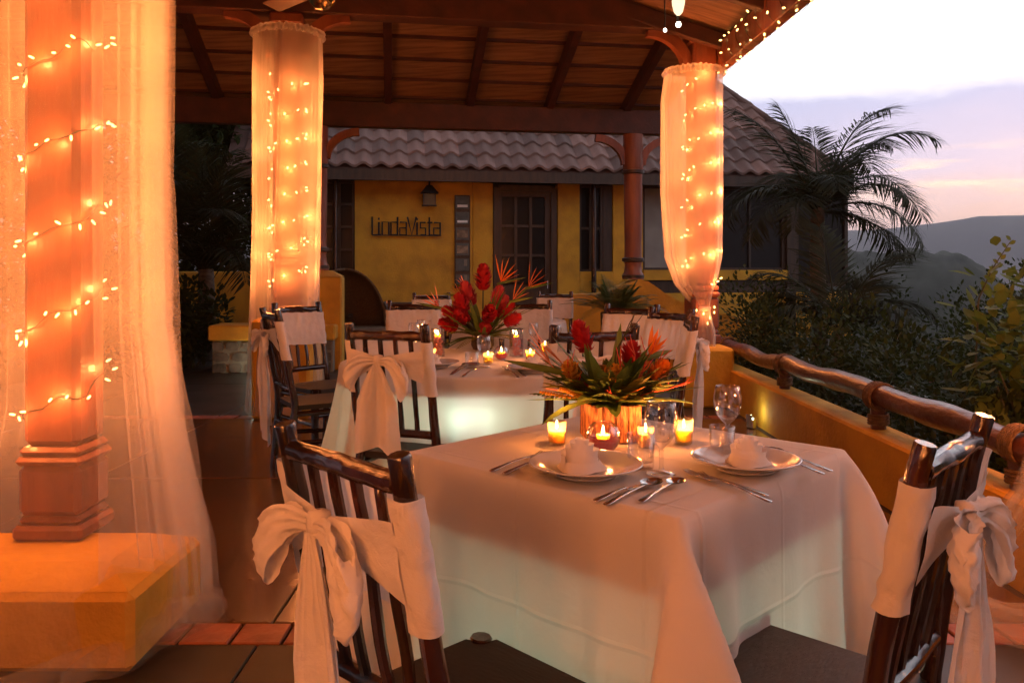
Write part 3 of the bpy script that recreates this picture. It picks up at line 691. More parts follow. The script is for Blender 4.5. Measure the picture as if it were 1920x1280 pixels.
# lettering on the wall: LindaVista
sg = thing('wall_lettering', 'thin black metal letters reading LindaVista on the yellow wall', 'sign')
x0, zb_ = hs(698, 440); x1, zt_ = hs(827, 408); Wd = x1 - x0; Hh = zt_ - zb_
sg.location = HW + he * x0 + hn * .05 + Vector((0, 0, zb_)); sg.rotation_euler = (0, 0, AH)
xh = .70
GL = {'L': ([[(0, 1), (0, 0), (.8, 0)]], .62), 'i': ([[(0, 0), (0, xh)], [(0, xh + .13), (0, xh + .24)]], .32), 'n': ([[(0, 0), (0, xh), (.62, xh), (.62, 0)]], .82),
      'd': ([[(.62, 0), (0, 0), (0, xh), (.62, xh)], [(.62, 1), (.62, 0)]], .84), 'a': ([[(0, xh), (.62, xh), (.62, 0), (0, 0), (0, xh * .55), (.62, xh * .55)]], .72),
      'V': ([[(0, 1), (.42, 0), (.84, 1)]], .92), 's': ([[(.5, xh), (0, xh), (0, xh * .55), (.5, xh * .55), (.5, 0), (0, 0)]], .66), 't': ([[(.2, 1), (.2, 0), (.5, 0)], [(0, xh), (.5, xh)]], .62)}
tot = sum(GL[c][1] for c in 'LindaVista'); cx = 0
for c in 'LindaVista':
    mb = MB()
    for st in GL[c][0]:
        mb.tube([((cx + x) / tot * Wd, 0, z * Hh) for x, z in st], .017, 6)
    mb.build('letter', 'black', sg); cx += GL[c][1]
mb = MB().box((Wd * .5, .0, -.012), (Wd, .014, .018)); mb.build('base_bar', 'black', sg)
# vertical board of little plates
s0_, zt_ = hs(852, 366); s1_, zb2 = hs(881, 540)
bd = thing('plate_board', 'tall narrow dark board with a column of small slate plates by the door', 'sign board')
bd.location = HW + he * s0_ + hn * .03; bd.rotation_euler = (0, 0, AH); Wb = s1_ - s0_; Hb = zt_ - zb2
MB().box((Wb / 2, 0, (zt_ + zb2) / 2), (Wb, .03, Hb), bev=.004).build('backing', 'doorwood', bd)
for k in range(6):
    zc = zt_ - Hb * (k + .5) / 6
    p = MB().box((Wb / 2, -.025, zc), (Wb * .86, .014, Hb / 6 * .8), bev=.003).build('slate_plate', 'slate', bd)
    if k in (0, 1): MB().box((Wb / 2, -.034, zc - .06), (Wb * .66, .004, .045)).build('pale_strip', 'whitepaint', p)
    elif k in (2, 3): MB().box((Wb / 2, -.034, zc), (Wb * .70, .004, Hb / 6 * .5)).build('pale_panel', mat('faded_print', (.35, .24, .15), .7, col2=(.12, .08, .05), nscale=9), p)
    else: MB().box((Wb * .7, -.034, zc + .04), (Wb * .2, .004, .12)).build('pale_strip', mat('dim_print', (.22, .18, .13), .7), p)

# stone bench wall at the back left
sbn = thing('stone_bench', 'low stone bench with yellow cap at the back left of the patio', 'bench')
A = U(395, 700, z=0.0); sbn.location = A; sbn.rotation_euler = (0, 0, R(4))
MB().box((.75, .28, .50), (1.56, .62, .19), bev=.02).build('yellow_cap', 'yellow', sbn)
MB().box((.75, .30, .20), (1.48, .52, .40)).build('mortar_core', 'mortar', sbn)
rnd = random.Random(3); zc = .0; 
for r_ in range(3):
    x = .0
    while x < 1.46:
        w_ = rnd.uniform(.16, .30); w_ = min(w_, 1.49 - x); h_ = .128
        if w_ > .06:
            poly = []
            for k in range(7):
                a = 2 * PI * k / 7; poly.append((x + w_ / 2 + (w_ / 2 - .008) * math.copysign(abs(math.cos(a)) ** .55, math.cos(a)) * rnd.uniform(.86, 1.0), r_ * .133 + .067 + (h_ / 2 - .002) * math.copysign(abs(math.sin(a)) ** .55, math.sin(a)) * rnd.uniform(.84, 1)))
            mb = MB(); mb.prism(poly, 0, .03); o = mb.build('stone', 'stone', sbn, smooth=False); o.rotation_euler = (PI / 2, 0, 0); o.location = (0, .042, 0)
        x += w_ + .006
bw = thing('sky_block_wall', 'unseen yellow wall added behind the viewer to block sky light', 'wall'); MB().box((-1.6, -8.0, 2.2), (9.0, .25, 4.5), bev=.01).build('wall_body', 'yellow', bw)  # unseen wall and door, added to keep sky light off the patio
MB().box((-1.6, -7.86, 1.1), (1.8, .06, 2.2), bev=.01).build('double_door', 'doorwood', bw)
gw = thing('garden_wall', 'yellow garden wall glimpsed behind the dark palm at far left', 'wall')
a_, b_ = U(150, 545, d=12.8), U(600, 545, d=13.2); mb = MB(); mb.beam((a_.x, a_.y, .62), (b_.x, b_.y, .62), .2, 1.30, bev=.02); mb.build('wall_body', 'yellow', gw)
# ---------------------------------------------------------------- tables and cloths
T1 = Vector((0.322, 2.24, 0)); T1A = R(-43.5); T1H = 0.44; TZ = 0.76
T2 = Vector((-0.212, 4.54, 0)); T2R = 0.75
def wood_table(label, c, rz, half, rnd_, ztop, group='dining tables under white cloths'):
    t = thing('dining_table', label, 'table', c, rz, group)
    if rnd_:
        MB().lathe([(0, ztop - .03), (half, ztop - .03), (half, ztop), (0, ztop)], n=40).build('tabletop', 'doorwood', t)
        MB().lathe([(half - .02, ztop - .105), (half - .006, ztop - .105), (half - .006, ztop - .031), (half - .02, ztop - .031)], n=40, close=True).build('apron', 'doorwood', t)
    else:
        MB().box((0, 0, ztop - .0175), (2 * half, 2 * half, .035), bev=.004).build('tabletop', 'doorwood', t)
        for k in range(4):
            o = MB().box((0, half - .05, ztop - .125), (2 * half - .12, .02, .17)).build('apron', 'doorwood', t); o.rotation_euler = (0, 0, k * PI / 2)
    h = half - .07 if not rnd_ else half * .6
    for sx in (-1, 1):
        for sy in (-1, 1): MB().tube([(sx * h, sy * h, 0), (sx * h, sy * h, ztop - .036)], .028, 8).build('leg', 'doorwood', t)
    return t
wood_table('square wooden dining table under the near white cloth', T1, T1A, T1H - .016, False, TZ - .014)
wood_table('large round wooden table under the white cloth with tall red flowers', T2, 0, T2R - .015, True, TZ - .008)

def sim_cloth(half, ztop, drop, N=71, steps=230, iters=12, seed=1, bias=(0, 0)):
    """hang a square cloth over a square table: small position-based solver"""
    rs = np.random.RandomState(seed)
    side = 2 * (half + drop); g = np.linspace(-side / 2, side / 2, N); dx = g[1] - g[0]
    X, Y = np.meshgrid(g, g, indexing='ij'); P = np.stack([X + bias[0], Y + bias[1], np.full_like(X, ztop)], -1)
    pin = (np.abs(P[..., 0]) < half + .004) & (np.abs(P[..., 1]) < half + .004)
    P[..., :2] += rs.normal(0, .003, P[..., :2].shape) * (~pin)[..., None]
    P[..., 2] += rs.normal(0, .002, X.shape) * (~pin)
    Q = P.copy(); W = np.where(pin, 0.0, 1.0)
    idx = np.arange(N * N).reshape(N, N)
    cons = []
    def addc(a, b, rest, k):
        for par in (0, 1):
            cons.append((a, b, rest, k, par))
    def batches(di, dj, k):
        out = []
        L = dx * math.hypot(di, dj)
        I, J = np.meshgrid(np.arange(max(0, -di), N - max(0, di)), np.arange(max(0, -dj), N - max(0, dj)), indexing='ij')
        key = (I // max(1, abs(di))) if di and not dj else ((J // max(1, abs(dj))) if dj and not di else I)
        for p_ in (0, 1):
            m = (key % 2) == p_
            if di and dj:
                a = idx[I[m], J[m]]; b = idx[I[m] + di, J[m] + dj]
            else:
                a = idx[I[m], J[m]]; b = idx[I[m] + di, J[m] + dj]
            out.append((a.ravel(), b.ravel(), L, k))
        return out
    B = batches(1, 0, 1.0) + batches(0, 1, 1.0) + batches(1, 1, .35) + batches(1, -1, .35) + batches(2, 0, .07) + batches(0, 2, .07)
    Pf = P.reshape(-1, 3); Qf = Q.reshape(-1, 3); Wf = W.ravel()
    rr = .012
    for st in range(steps):
        V = (Pf - Qf) * .985; Qf[:] = Pf; Pf += V * Wf[:, None]; Pf[:, 2] -= .00042 * Wf
        for it in range(iters):
            for a, b, L, k in B:
                d = Pf[b] - Pf[a]; l = np.sqrt((d * d).sum(1)) + 1e-9; wa = Wf[a]; wb = Wf[b]; ws = wa + wb + 1e-9
                c = (k * (l - L) / l / ws)[:, None] * d
                Pf[a] += c * wa[:, None]; Pf[b] -= c * wb[:, None]
            # table box
            hx = half + .004; ox = hx - np.abs(Pf[:, 0]); oy = hx - np.abs(Pf[:, 1]); oz = ztop - Pf[:, 2]
            ins = (ox > 0) & (oy > 0) & (oz > 0) & (Wf > 0)
            if ins.any():
                top = ins & (oz <= ox) & (oz <= oy); Pf[top, 2] = ztop
                sxm = ins & ~top & (ox <= oy); Pf[sxm, 0] = np.sign(Pf[sxm, 0]) * hx
                sym = ins & ~top & (ox > oy); Pf[sym, 1] = np.sign(Pf[sym, 1]) * hx
        np.maximum(Pf[:, 2], .006, out=Pf[:, 2])
    return Pf.copy(), N
Pc, N = sim_cloth(T1H, TZ, .66, seed=4)
me = bpy.data.meshes.new('tablecloth')
fs = [(i * N + j, (i + 1) * N + j, (i + 1) * N + j + 1, i * N + j + 1) for i in range(N - 1) for j in range(N - 1)]
me.from_pydata([tuple(p) for p in Pc], [], fs); me.materials.append(M['cloth'])
uvl = me.uv_layers.new(name='UVMap')
for lp_ in me.loops:
    v = lp_.vertex_index; uvl.data[lp_.index].uv = ((v // N) / (N - 1), (v % N) / (N - 1))
me.polygons.foreach_set('use_smooth', [True] * len(me.polygons))
cr = me.attributes.new('crease_edge', 'FLOAT', 'EDGE'); vals = []
KE = round(.66 / (2.2 / (N - 1)))
for e in me.edges:
    a, b = e.vertices; ia, ja, ib, jb = a // N, a % N, b // N, b % N; lo, hi = KE, N - 1 - KE
    on = (ia == ib and ia in (lo, hi) and lo <= min(ja, jb) and max(ja, jb) <= hi) or (ja == jb and ja in (lo, hi) and lo <= min(ia, ib) and max(ia, ib) <= hi)
    vals.append(.92 if on else 0.0)
cr.data.foreach_set('value', vals)
tc1 = obj('tablecloth', me, None, T1, (0, 0, T1A))
sm = tc1.modifiers.new('sub', 'SUBSURF'); sm.levels = 1; sm.render_levels = 1
tag(tc1, 'long white cloth draped over the near square table, glowing from below', 'tablecloth')
def round_cloth(c, Rr, ztop, seed, label, nf=17, drop=.74):
    mb = MB(); NA = 200; vs = []; fs = []; rr = random.Random(seed); ph = [rr.uniform(0, 6.28) for _ in range(6)]
    def fold(a): return .5 * math.sin(nf * a + ph[0] + 1.2 * math.sin(2 * a + ph[1])) + .35 * math.sin((nf * 2 - 5) * a + ph[2]) + .3 * math.sin(7 * a + ph[3])
    rings = [(0.0, 0), (Rr * .5, 0), (Rr * .9, 0), (Rr - .012, 0), (Rr - .002, .004), (Rr + .004, .018)]
    for r_, dz in rings:
        for k in range(NA): a = 2 * PI * k / NA; vs.append((r_ * math.cos(a), r_ * math.sin(a), ztop - dz))
    ND = 16
    for j in range(1, ND + 1):
        t = j / ND
        for k in range(NA):
            a = 2 * PI * k / NA; r_ = Rr + .004 + .07 * t + max(0, t - .08) ** .9 * (.045 + .05 * t) * (fold(a) + .5)
            vs.append((r_ * math.cos(a), r_ * math.sin(a), ztop - .018 - (drop - .018) * t))
    m = len(rings) + ND
    for i in range(m - 1):
        for k in range(NA): k2 = (k + 1) % NA; fs.append((i * NA + k, i * NA + k2, (i + 1) * NA + k2, (i + 1) * NA + k))
    mb.add(vs, fs); o = mb.build('tablecloth', 'cloth2', None, smooth=True); o.location = c; return tag(o, label, 'tablecloth')
round_cloth(T2, T2R, TZ, 3, 'white cloth on the round table, pale green light glowing through it')
T3 = Vector((-.02, 8.35, 0))
wood_table('round wooden table under the farthest white cloth', T3, 0, .57, True, TZ - .006)
round_cloth(T3, .58, TZ, 8, 'plain white cloth on the farthest table, right of the tall flowers')
# lanterns under the cloths
def under_lantern(c, label, power, col=(.66, 1.0, .60), z=.0):
    t = thing('floor_lantern', label, 'lantern', c, 0, 'pale lanterns under the tables')
    MB().lathe([(0, z), (.055, z), (.06, z + .012), (.05, z + .03), (0, z + .03)], n=20).build('lamp_base', 'whitepaint', t)
    MB().lathe([(.045, z + .03), (.05, z + .05), (.05, z + .13), (.042, z + .15), (0, z + .155)], n=20).build('glowing_globe', 'lampglow', t)
    plight('lantern_light', (0, 0, z + .24), power, col, .05, t); return t
under_lantern(T1 + Vector((0, 0, 0)), 'pale lantern on the floor under the near square table', 2.6)
tl2 = under_lantern(Vector((-.20, 3.90, 0)), 'pale lantern on a stand under the round table, bright through the cloth', .8, z=.47)
MB().lathe([(0, 0), (.07, 0), (.07, .015), (.02, .03), (.02, .45), (.06, .465), (0, .469)], n=16).build('stand', 'whitepaint', tl2)
plight('lantern_light', (0, .45, .35), 4.6, (.66, 1.0, .60), .08, tl2)
# a white stand lifts the round table's lamp into view through the cloth
# ---------------------------------------------------------------- chairs
CW = .18      # half spacing of the back posts
def chair(top, head, seed, label, sc=1.0, group='rustic dark wood dining chairs'):
    """top: plan position of the middle of the top rail; head: direction the sitter faces (degrees from +x)"""
    hv = Vector((math.cos(R(head)), math.sin(R(head)), 0)); loc = Vector((top[0], top[1], 0)) + hv * .10 * sc
    rz = R(head) - PI / 2
    t = thing('dining_chair', label, 'chair', loc, rz, group); t.scale = (sc, sc, sc)
    g = random.Random(seed)
    def post_y(z): return -.03 + .03 * z / .43 if z < .43 else -.10 * ((z - .43) / .56) ** 1.15
    for sx in (-1, 1):
        mb = MB(); pts = []; rd = []; nseg = 22
        for i in range(nseg + 1):
            z = .99 * i / nseg + (g.uniform(-.004, .004) if 0 < i < nseg else 0); q = Vector((seed * 2.1 + sx, z * 7, 0))
            pts.append((sx * (CW + .012 * (1 - z)) + noise.noise(q) * .007, post_y(z) + noise.noise(q + Vector((7, 0, 0))) * .007, z))
            rd.append(.0215 + .005 * max(0, noise.noise(q * 1.9 + Vector((0, 3, 1)))) - .003 * (z))
        rd[-1] *= 1.06; pts.append((pts[-1][0], pts[-1][1] - .001, .9945)); rd.append(rd[-1] * .9)
        mb.tube(pts, rd, 10, True, seed + sx, .12, 9); mb.build('back_post', 'darkwood', t)
    def yb(z): return post_y(z)
    mb = MB(); mb.log((-CW + .01, yb(.945), .945), (CW - .01, yb(.945), .945), .020, .019, seed=seed + 3, seg=18, n=10, wob=.011, amp=.42, fr=16); mb.build('top_rail', 'darkwood', t)
    mb = MB(); mb.log((-CW + .01, yb(.53), .53), (CW - .01, yb(.53), .53), .018, .018, seed=seed + 5, seg=8, wob=.006); mb.build('lower_rail', 'darkwood', t)
    for k in range(4):
        x = -CW + 2 * CW * (k + 1) / 5; x2 = x * .95 + g.uniform(-.008, .008)
        mb = MB(); mb.log((x2, yb(.53), .54), (x, yb(.93), .935), .0112, .0104, seed=seed * 5 + k, seg=9, n=8, wob=.007, amp=.3); mb.build('slat', 'darkwood', t)
    # seat with notched front corners
    w2 = .195; dp = .41; poly = [(-w2, .0), (w2, .0), (w2, dp - .05), (w2 - .012, dp - .045), (w2 - .028, dp - .052), (w2 - .044, dp - .03), (w2 - .05, dp), (-w2 + .05, dp), (-w2 + .044, dp - .03), (-w2 + .028, dp - .052), (-w2 + .012, dp - .045), (-w2, dp - .05)]
    mb = MB(); mb.prism(poly, .408, .436); mb.build('seat', 'darkseat', t, smooth=False)
    for sx in (-1, 1):
        mb = MB(); mb.log((sx * .178, dp - .028, 0), (sx * .172, dp - .025, .442), .024, .026, seed=seed * 7 + sx, seg=8, wob=.005); mb.build('front_leg', 'darkwood', t)
        mb = MB(); mb.log((sx * .185, -.015, .22), (sx * .176, dp - .03, .20), .014, .014, seed=seed * 3 + sx + 9, seg=8, wob=.006); mb.build('side_stretcher', 'darkwood', t)
        mb = MB(); mb.log((sx * .188, 0, .385), (sx * .178, dp - .03, .385), .017, .017, seed=seed * 3 + sx + 19, seg=6, wob=.005); mb.build('seat_rail', 'darkwood', t)
    mb = MB(); mb.log((-.175, dp - .028, .26), (.175, dp - .028, .26), .014, .014, seed=seed + 31, seg=8, wob=.006); mb.build('front_stretcher', 'darkwood', t)
    mb = MB(); mb.log((-.185, -.012, .30), (.185, -.012, .30), .014, .014, seed=seed + 37, seg=8, wob=.006); mb.build('back_stretcher', 'darkwood', t)
    return t, yb
M['darkseat'] = mat('dark_stained_seat', (0.008, 0.006, 0.005), 0.6, col2=(0.016, 0.010, 0.008), nscale=5, bump=0.12, bscale=30, stretch=(1, 4, 1))
def sash(t, yb, seed, label, z0=.70, z1=.925, bx=-.022, tail=.56, bow=True, spread=1.0):
    """white sash sleeved over the back posts, crossing the front, tied in a bow behind"""
    s = thing('chair_sash', label, 'sash', t.location, t.rotation_euler.z, 'white sashes tied on the chair backs'); s.scale = t.scale
    g = random.Random(seed * 11 + 1)
    mb = MB(); NU = 72; NV = 10
    def nz_(a, b): return noise.noise(Vector((a * 3.1 + seed, b * 5.0, seed * .37)))
    rp = .028
    def path(u):
        # closed loop round both posts seen from above: front run, right turn, back stub, return inside; here a flat loop
        Ltot = 2 * (2 * CW) + 2 * PI * rp; d = u * Ltot
        if d < 2 * CW: return (-CW + d, rp, 0, 1)
        d -= 2 * CW
        if d < PI * rp: a = PI / 2 - d / rp; return (CW + rp * math.cos(a), rp * math.sin(a), math.cos(a), math.sin(a))
        d -= PI * rp
        if d < 2 * CW: return (CW - d, -rp, 0, -1)
        d -= 2 * CW; a = -PI / 2 - d / rp; return (-CW + rp * math.cos(a), rp * math.sin(a), math.cos(a), math.sin(a))
    # front panel with its wrap around each post and a short lap at the back
    def panel(u, v):
        Lw = 2 * CW + 2 * (PI * rp + .012); d = u * Lw - (PI * rp + .012)
        z = z0 + (z1 - z0) * v
        if d < 0:
            e = -d
            if e < PI * rp: a = PI / 2 + e / rp; x, y = -CW + rp * math.cos(a), rp * math.sin(a)
            else: x, y = -CW + (e - PI * rp), -rp
        elif d <= 2 * CW: x, y = -CW + d, rp - .006 * math.sin(PI * d / (2 * CW))
        else:
            e = d - 2 * CW
            if e < PI * rp: a = PI / 2 - e / rp; x, y = CW + rp * math.cos(a), rp * math.sin(a)
            else: x, y = CW - (e - PI * rp), -rp
        zz = z + .006 * nz_(u * 4, 1.0) * (1 if v in (0, 1) else 0)
        wr = .006 * nz_(u * 5 + v, v * 2.0) + .003 * nz_(u * 14 + v * 3, v * 5.0)
        return (x * (1 + .02 * nz_(v * 3, 7)), yb(zz) + y + wr, zz)
    mb.grid(panel, 60, NV); p_ = mb.build('sash_panel', 'sash', s, smooth=True)
    if not bow: return s
    kz = .845; kx = bx; ky = yb(kz) - .052
    # straps from each post to the knot
    for sx in (-1, 1):
        mb = MB()
        def strap(u, v, sx=sx):
            px_ = sx * (CW - .004); e = u ** .8; x = px_ * (1 - e) + kx * e; hw = (.055 * (1 - u) ** 1.2 + .015)
            zc = .82 * (1 - e) + kz * e; z = zc + (v - .5) * 2 * hw
            y = yb(z) - rp - .004 - .016 * e - .006 * math.sin(v * 9 + u * 5 + seed) * (.3 + u)
            return (x, y, z)
        mb.grid(strap, 14, 8); mb.build('strap', 'sash', s, smooth=True)
    mb = MB(); mb.lathe([(.004, -.026), (.017, -.022), (.023, 0), (.018, .022), (.004, .026)], (kx, ky, kz), n=14)
    mb.v = [(x + .004 * nz_(z * 30, x * 20), y + .004 * nz_(x * 40, z * 30), z) for x, y, z in mb.v]; mb.build('knot', 'sash', s, smooth=True)
    for sx in (-1, 1):
        mb = MB(); Lb = g.uniform(.135, .155) * spread; dr = g.uniform(.085, .115); wd = g.uniform(.058, .070)
        def loop(u, v, sx=sx, Lb=Lb, dr=dr, wd=wd):
            a = u * 2 * PI; e = math.sin(u * PI); x = sx * (.012 + Lb * e ** .75)
            puff = .020 * math.sin(a) * (.5 + e * .5)
            hw = .015 + (wd - .015) * e ** 1.1
            c = (v - .5) * 2; z = c * hw - dr * (e ** 2) * (.6 + .35 * (sx * .2 + 1)) + .02 * e
            x -= sx * .030 * abs(c) ** 2 * e
            rip = .007 * math.sin(c * 9 + seed + sx) * (1 - e * .55) + .010 * nz_(u * 3 + sx, c * 1.4) + .004 * nz_(u * 9 + sx, c * 4)
            return (kx + x, ky - .012 + puff * -1 + rip - .02 * e, kz + z)
        mb.grid(loop, 36, 14); mb.build('bow_loop', 'sash', s, smooth=True)
    for k, sx in enumerate((-1, 1)):
        mb = MB(); Lt = tail * g.uniform(.92, 1.06); w1 = g.uniform(.07, .09); dxx = sx * .028 + g.uniform(-.01, .01); tw = g.uniform(-.4, .4)
        def tl(u, v, sx=sx, Lt=Lt, w1=w1, dxx=dxx, tw=tw, k=k):
            c = (v - .5) * 2; hw = .016 + (w1 - .016) * min(1, (u / .42)) ** .8
            z = kz - .012 - Lt * u - .03 * c * u * sx
            x = kx + dxx * u ** .7 + c * hw
            # hang clear of the raked back, then free
            yy = min(ky - .018, yb(max(z, .43)) - .050) - .010 - .012 * k
            yy = (ky - .018) * (1 - u) + (-.115 - .01 * k) * u if z < .9 else yy
            f = .016 * math.sin(c * 4.2 + seed + k * 2 + u * 1.2) * min(1, u * 2.2) + .01 * tw * c * u + .005 * nz_(c * 2.2 + k, u * 3) + .004 * math.sin(c * 11 + seed) * (1 - u)
            return (x, yy + f, z)
        mb.grid(tl, 12, 26); mb.build('tail', 'sash', s, smooth=True)
    return s
CH = [
 # top (x, y), heading, seed, scale, tail, bow, chair label, sash label
 ((-.297, 1.36), 44, 11, .985, .60, True, 'dark log chair nearest the camera, left of the near table, seen from behind', 'big white bow on the nearest chair, left of the near table'),
 ((.800, 1.44), 136.5, 23, .985, .62, True, 'dark log chair at the right of the near table, beside the log railing', 'white bow hanging behind the chair at right near the railing'),
 ((-.545, 3.46), 68, 31, 1.04, .36, True, 'dark chair at front left of the round table, seen squarely from behind', 'white bow on the chair at front left of the round table'),
 ((.355, 3.42), 108, 47, 1.04, .40, True, 'dark chair behind the low flower arrangement, at front right of the round table', 'white sash on the chair hidden behind the low flower arrangement'),
 ((-1.50, 4.95), 30, 53, 1.04, .58, True, 'dark chair at far left of the round table with long hanging bow', 'long white bow hanging from the far left chair'),
 ((-1.60, 5.95), -42, 61, 1.04, .5, False, 'dark chair behind the far left one, its white panel facing the table', 'white panel on the chair in front of the tall yellow plinth'),
 ((-.785, 6.35), -78, 67, 1.04, .5, False, 'dark chair behind the round table, left of the tall red flowers', 'white panel on the chair just left of the tall red flowers'),
 ((-.88, 8.75), -80, 71, 1.04, .5, False, 'small distant chair at the left of the farthest table', 'small white panel on the distant chair left of the tall flowers'),
 ((.115, 6.45), -98, 73, 1.04, .5, False, 'dark chair behind the round table, right of the tall red flowers', 'white panel on the chair just right of the tall red flowers'),
 ((.50, 9.3), -100, 79, 1.04, .5, False, 'small distant chair at the right of the farthest table', 'small white panel on the distant chair above the farthest white cloth'),
 ((.845, 5.65), -122, 83, 1.04, .5, False, 'dark chair at the back right of the round table, before the fern', 'white panel on the chair in front of the fern'),
 ((1.00, 5.02), -150, 89, 1.04, .5, False, 'dark chair leaning at the right of the round table, below the tied curtain', 'slanting white panel on the chair below the tied curtain'),
 ((.965, 4.28), 172, 97, 1.04, .55, True, 'dark chair at right of the round table, side on, nearest the rail end', 'white bow on the side-on chair near the end of the railing'),
]
for (tp_, hd, sd, sc, tl_, bw, la, lb) in CH:
    t, yb = chair(tp_, hd, sd, la, sc); sash(t, yb, sd, lb, tail=tl_, bow=bw)
# ---------------------------------------------------------------- tableware
TT = TZ + .003
def onT(px, py, z=TT): return U(px, py, z=z)
def plate(p, r, label):
    mb = MB(); mb.lathe([(0, .006), (r * .55, .006), (r * .66, .010), (r * .80, .020), (r * .97, .027), (r, .029), (r * .995, .032), (r * .96, .031), (r * .80, .0245), (r * .64, .015), (r * .54, .0105), (0, .0105)], n=48)
    mb.lathe([(r * .5, 0), (r * .54, 0), (r * .54, .006), (r * .5, .006)], n=48, close=True)
    o = mb.build('dinner_plate', 'plate', None, smooth=True); o.location = p; return tag(o, label, 'plate', 'white dinner plates')
def napkin(p, label, s=1.0, rz=0.0):
    t = thing('napkin_rose', label, 'napkin', p, rz, 'napkins rolled into roses')
    mb = MB(); turns = 3.6
    def sp(u, v):
        a = u * turns * 2 * PI; r = (.0035 + .036 * u) * s; topz = (.064 - .030 * u ** 1.6 + .0007 * math.sin(a * 3 + 1)) * s
        z = .002 + v * (topz - .002); fl = 1 + .10 * (1 - v) - .02 * v
        lip = .005 * max(0, v - .7) / .3
        return ((r * fl + lip) * math.cos(a), (r * fl + lip) * math.sin(a), z)
    mb.grid(sp, 150, 6); mb.build('rolled_cloth', 'sash', t, smooth=True)
    mb = MB()
    def sk(u, v):
        a = u * 2 * PI; r = (.038 + .012 * v * (1 + .5 * math.sin(3 * a + 1))) * s; return (r * math.cos(a), r * math.sin(a), max(.002, (.020 * (1 - v) ** 1.5 + .003 * math.sin(5 * a) * v) * s))
    mb.grid(sk, 40, 5, closed=True); mb.build('loose_edge', 'sash', t, smooth=True); return t
def wine_glass(p, h, label, s=1.0, group='stemmed wine glasses'):
    b = .40 * h; k = s
    o_ = [(0, 0), (.030 * k, 0), (.031 * k, .002), (.020 * k, .005), (.006 * k, .009), (.0042 * k, .02), (.0042 * k, b * .75), (.006 * k, b * .93), (.016 * k, b + .006), (.028 * k, b + .024), (.034 * k, b + .05), (.0345 * k, b + .07), (.031 * k, h - .012), (.0285 * k, h)]
    i_ = [(.0278 * k, h), (.0303 * k, h - .012), (.0336 * k, b + .07), (.0331 * k, b + .05), (.027 * k, b + .026), (.014 * k, b + .010), (0, b + .006)]
    mb = MB(); mb.lathe(o_ + i_, n=28); o = mb.build('wine_glass', 'glass', None, smooth=True); o.location = p; return tag(o, label, 'wine glass', group)
def tumbler(p, r, h, label, group='short clear tumblers'):
    mb = MB(); mb.lathe([(0, 0), (r * .93, 0), (r * .96, .003), (r, h), (r - .0015, h + .0005), (r - .002, h - .001), (r * .9, .016), (r * .5, .013), (0, .013)], n=28)
    o = mb.build('tumbler', 'glass', None, smooth=True); o.location = p; return tag(o, label, 'tumbler', group)
def flame_mesh():
    return MB().lathe([(0, 0), (.0028, .002), (.0042, .007), (.0036, .014), (.0018, .021), (0, .027)], n=10).mesh('flame', 'flame', True)
FL = flame_mesh()
def votive(p, label, power=3.6, r=.027, h=.066, wax=.040, group='votive candles in clear glasses'):
    t = thing('votive_candle', label, 'candle', p, 0, group)
    mb = MB(); mb.lathe([(0, 0), (r * .86, 0), (r * .88, .002), (r, h), (r - .0012, h), (r * .86 - .001, .006), (0, .006)], n=24); mb.build('glass_cup', 'votive', t, smooth=True)
    mb = MB(); mb.lathe([(0, .0065), (r * .82, .0065), (r * .88, wax), (r * .80, wax - .0015), (.006, wax - .004), (0, wax - .004)], n=24); mb.build('wax', 'wax', t, smooth=True)
    MB().tube([(0, 0, wax - .005), (.0005, 0, wax + .004)], .0008, 6).build('wick', 'black', t)
    obj('flame', FL, t, (0, 0, wax + .003)); plight('candle_light', (0, 0, wax + .018), power, WARM, .006, t); return t
def fork(p0, p1, label, group='steel cutlery beside the plates', w=.011):
    return cutlery('fork', p0, p1, label, group)
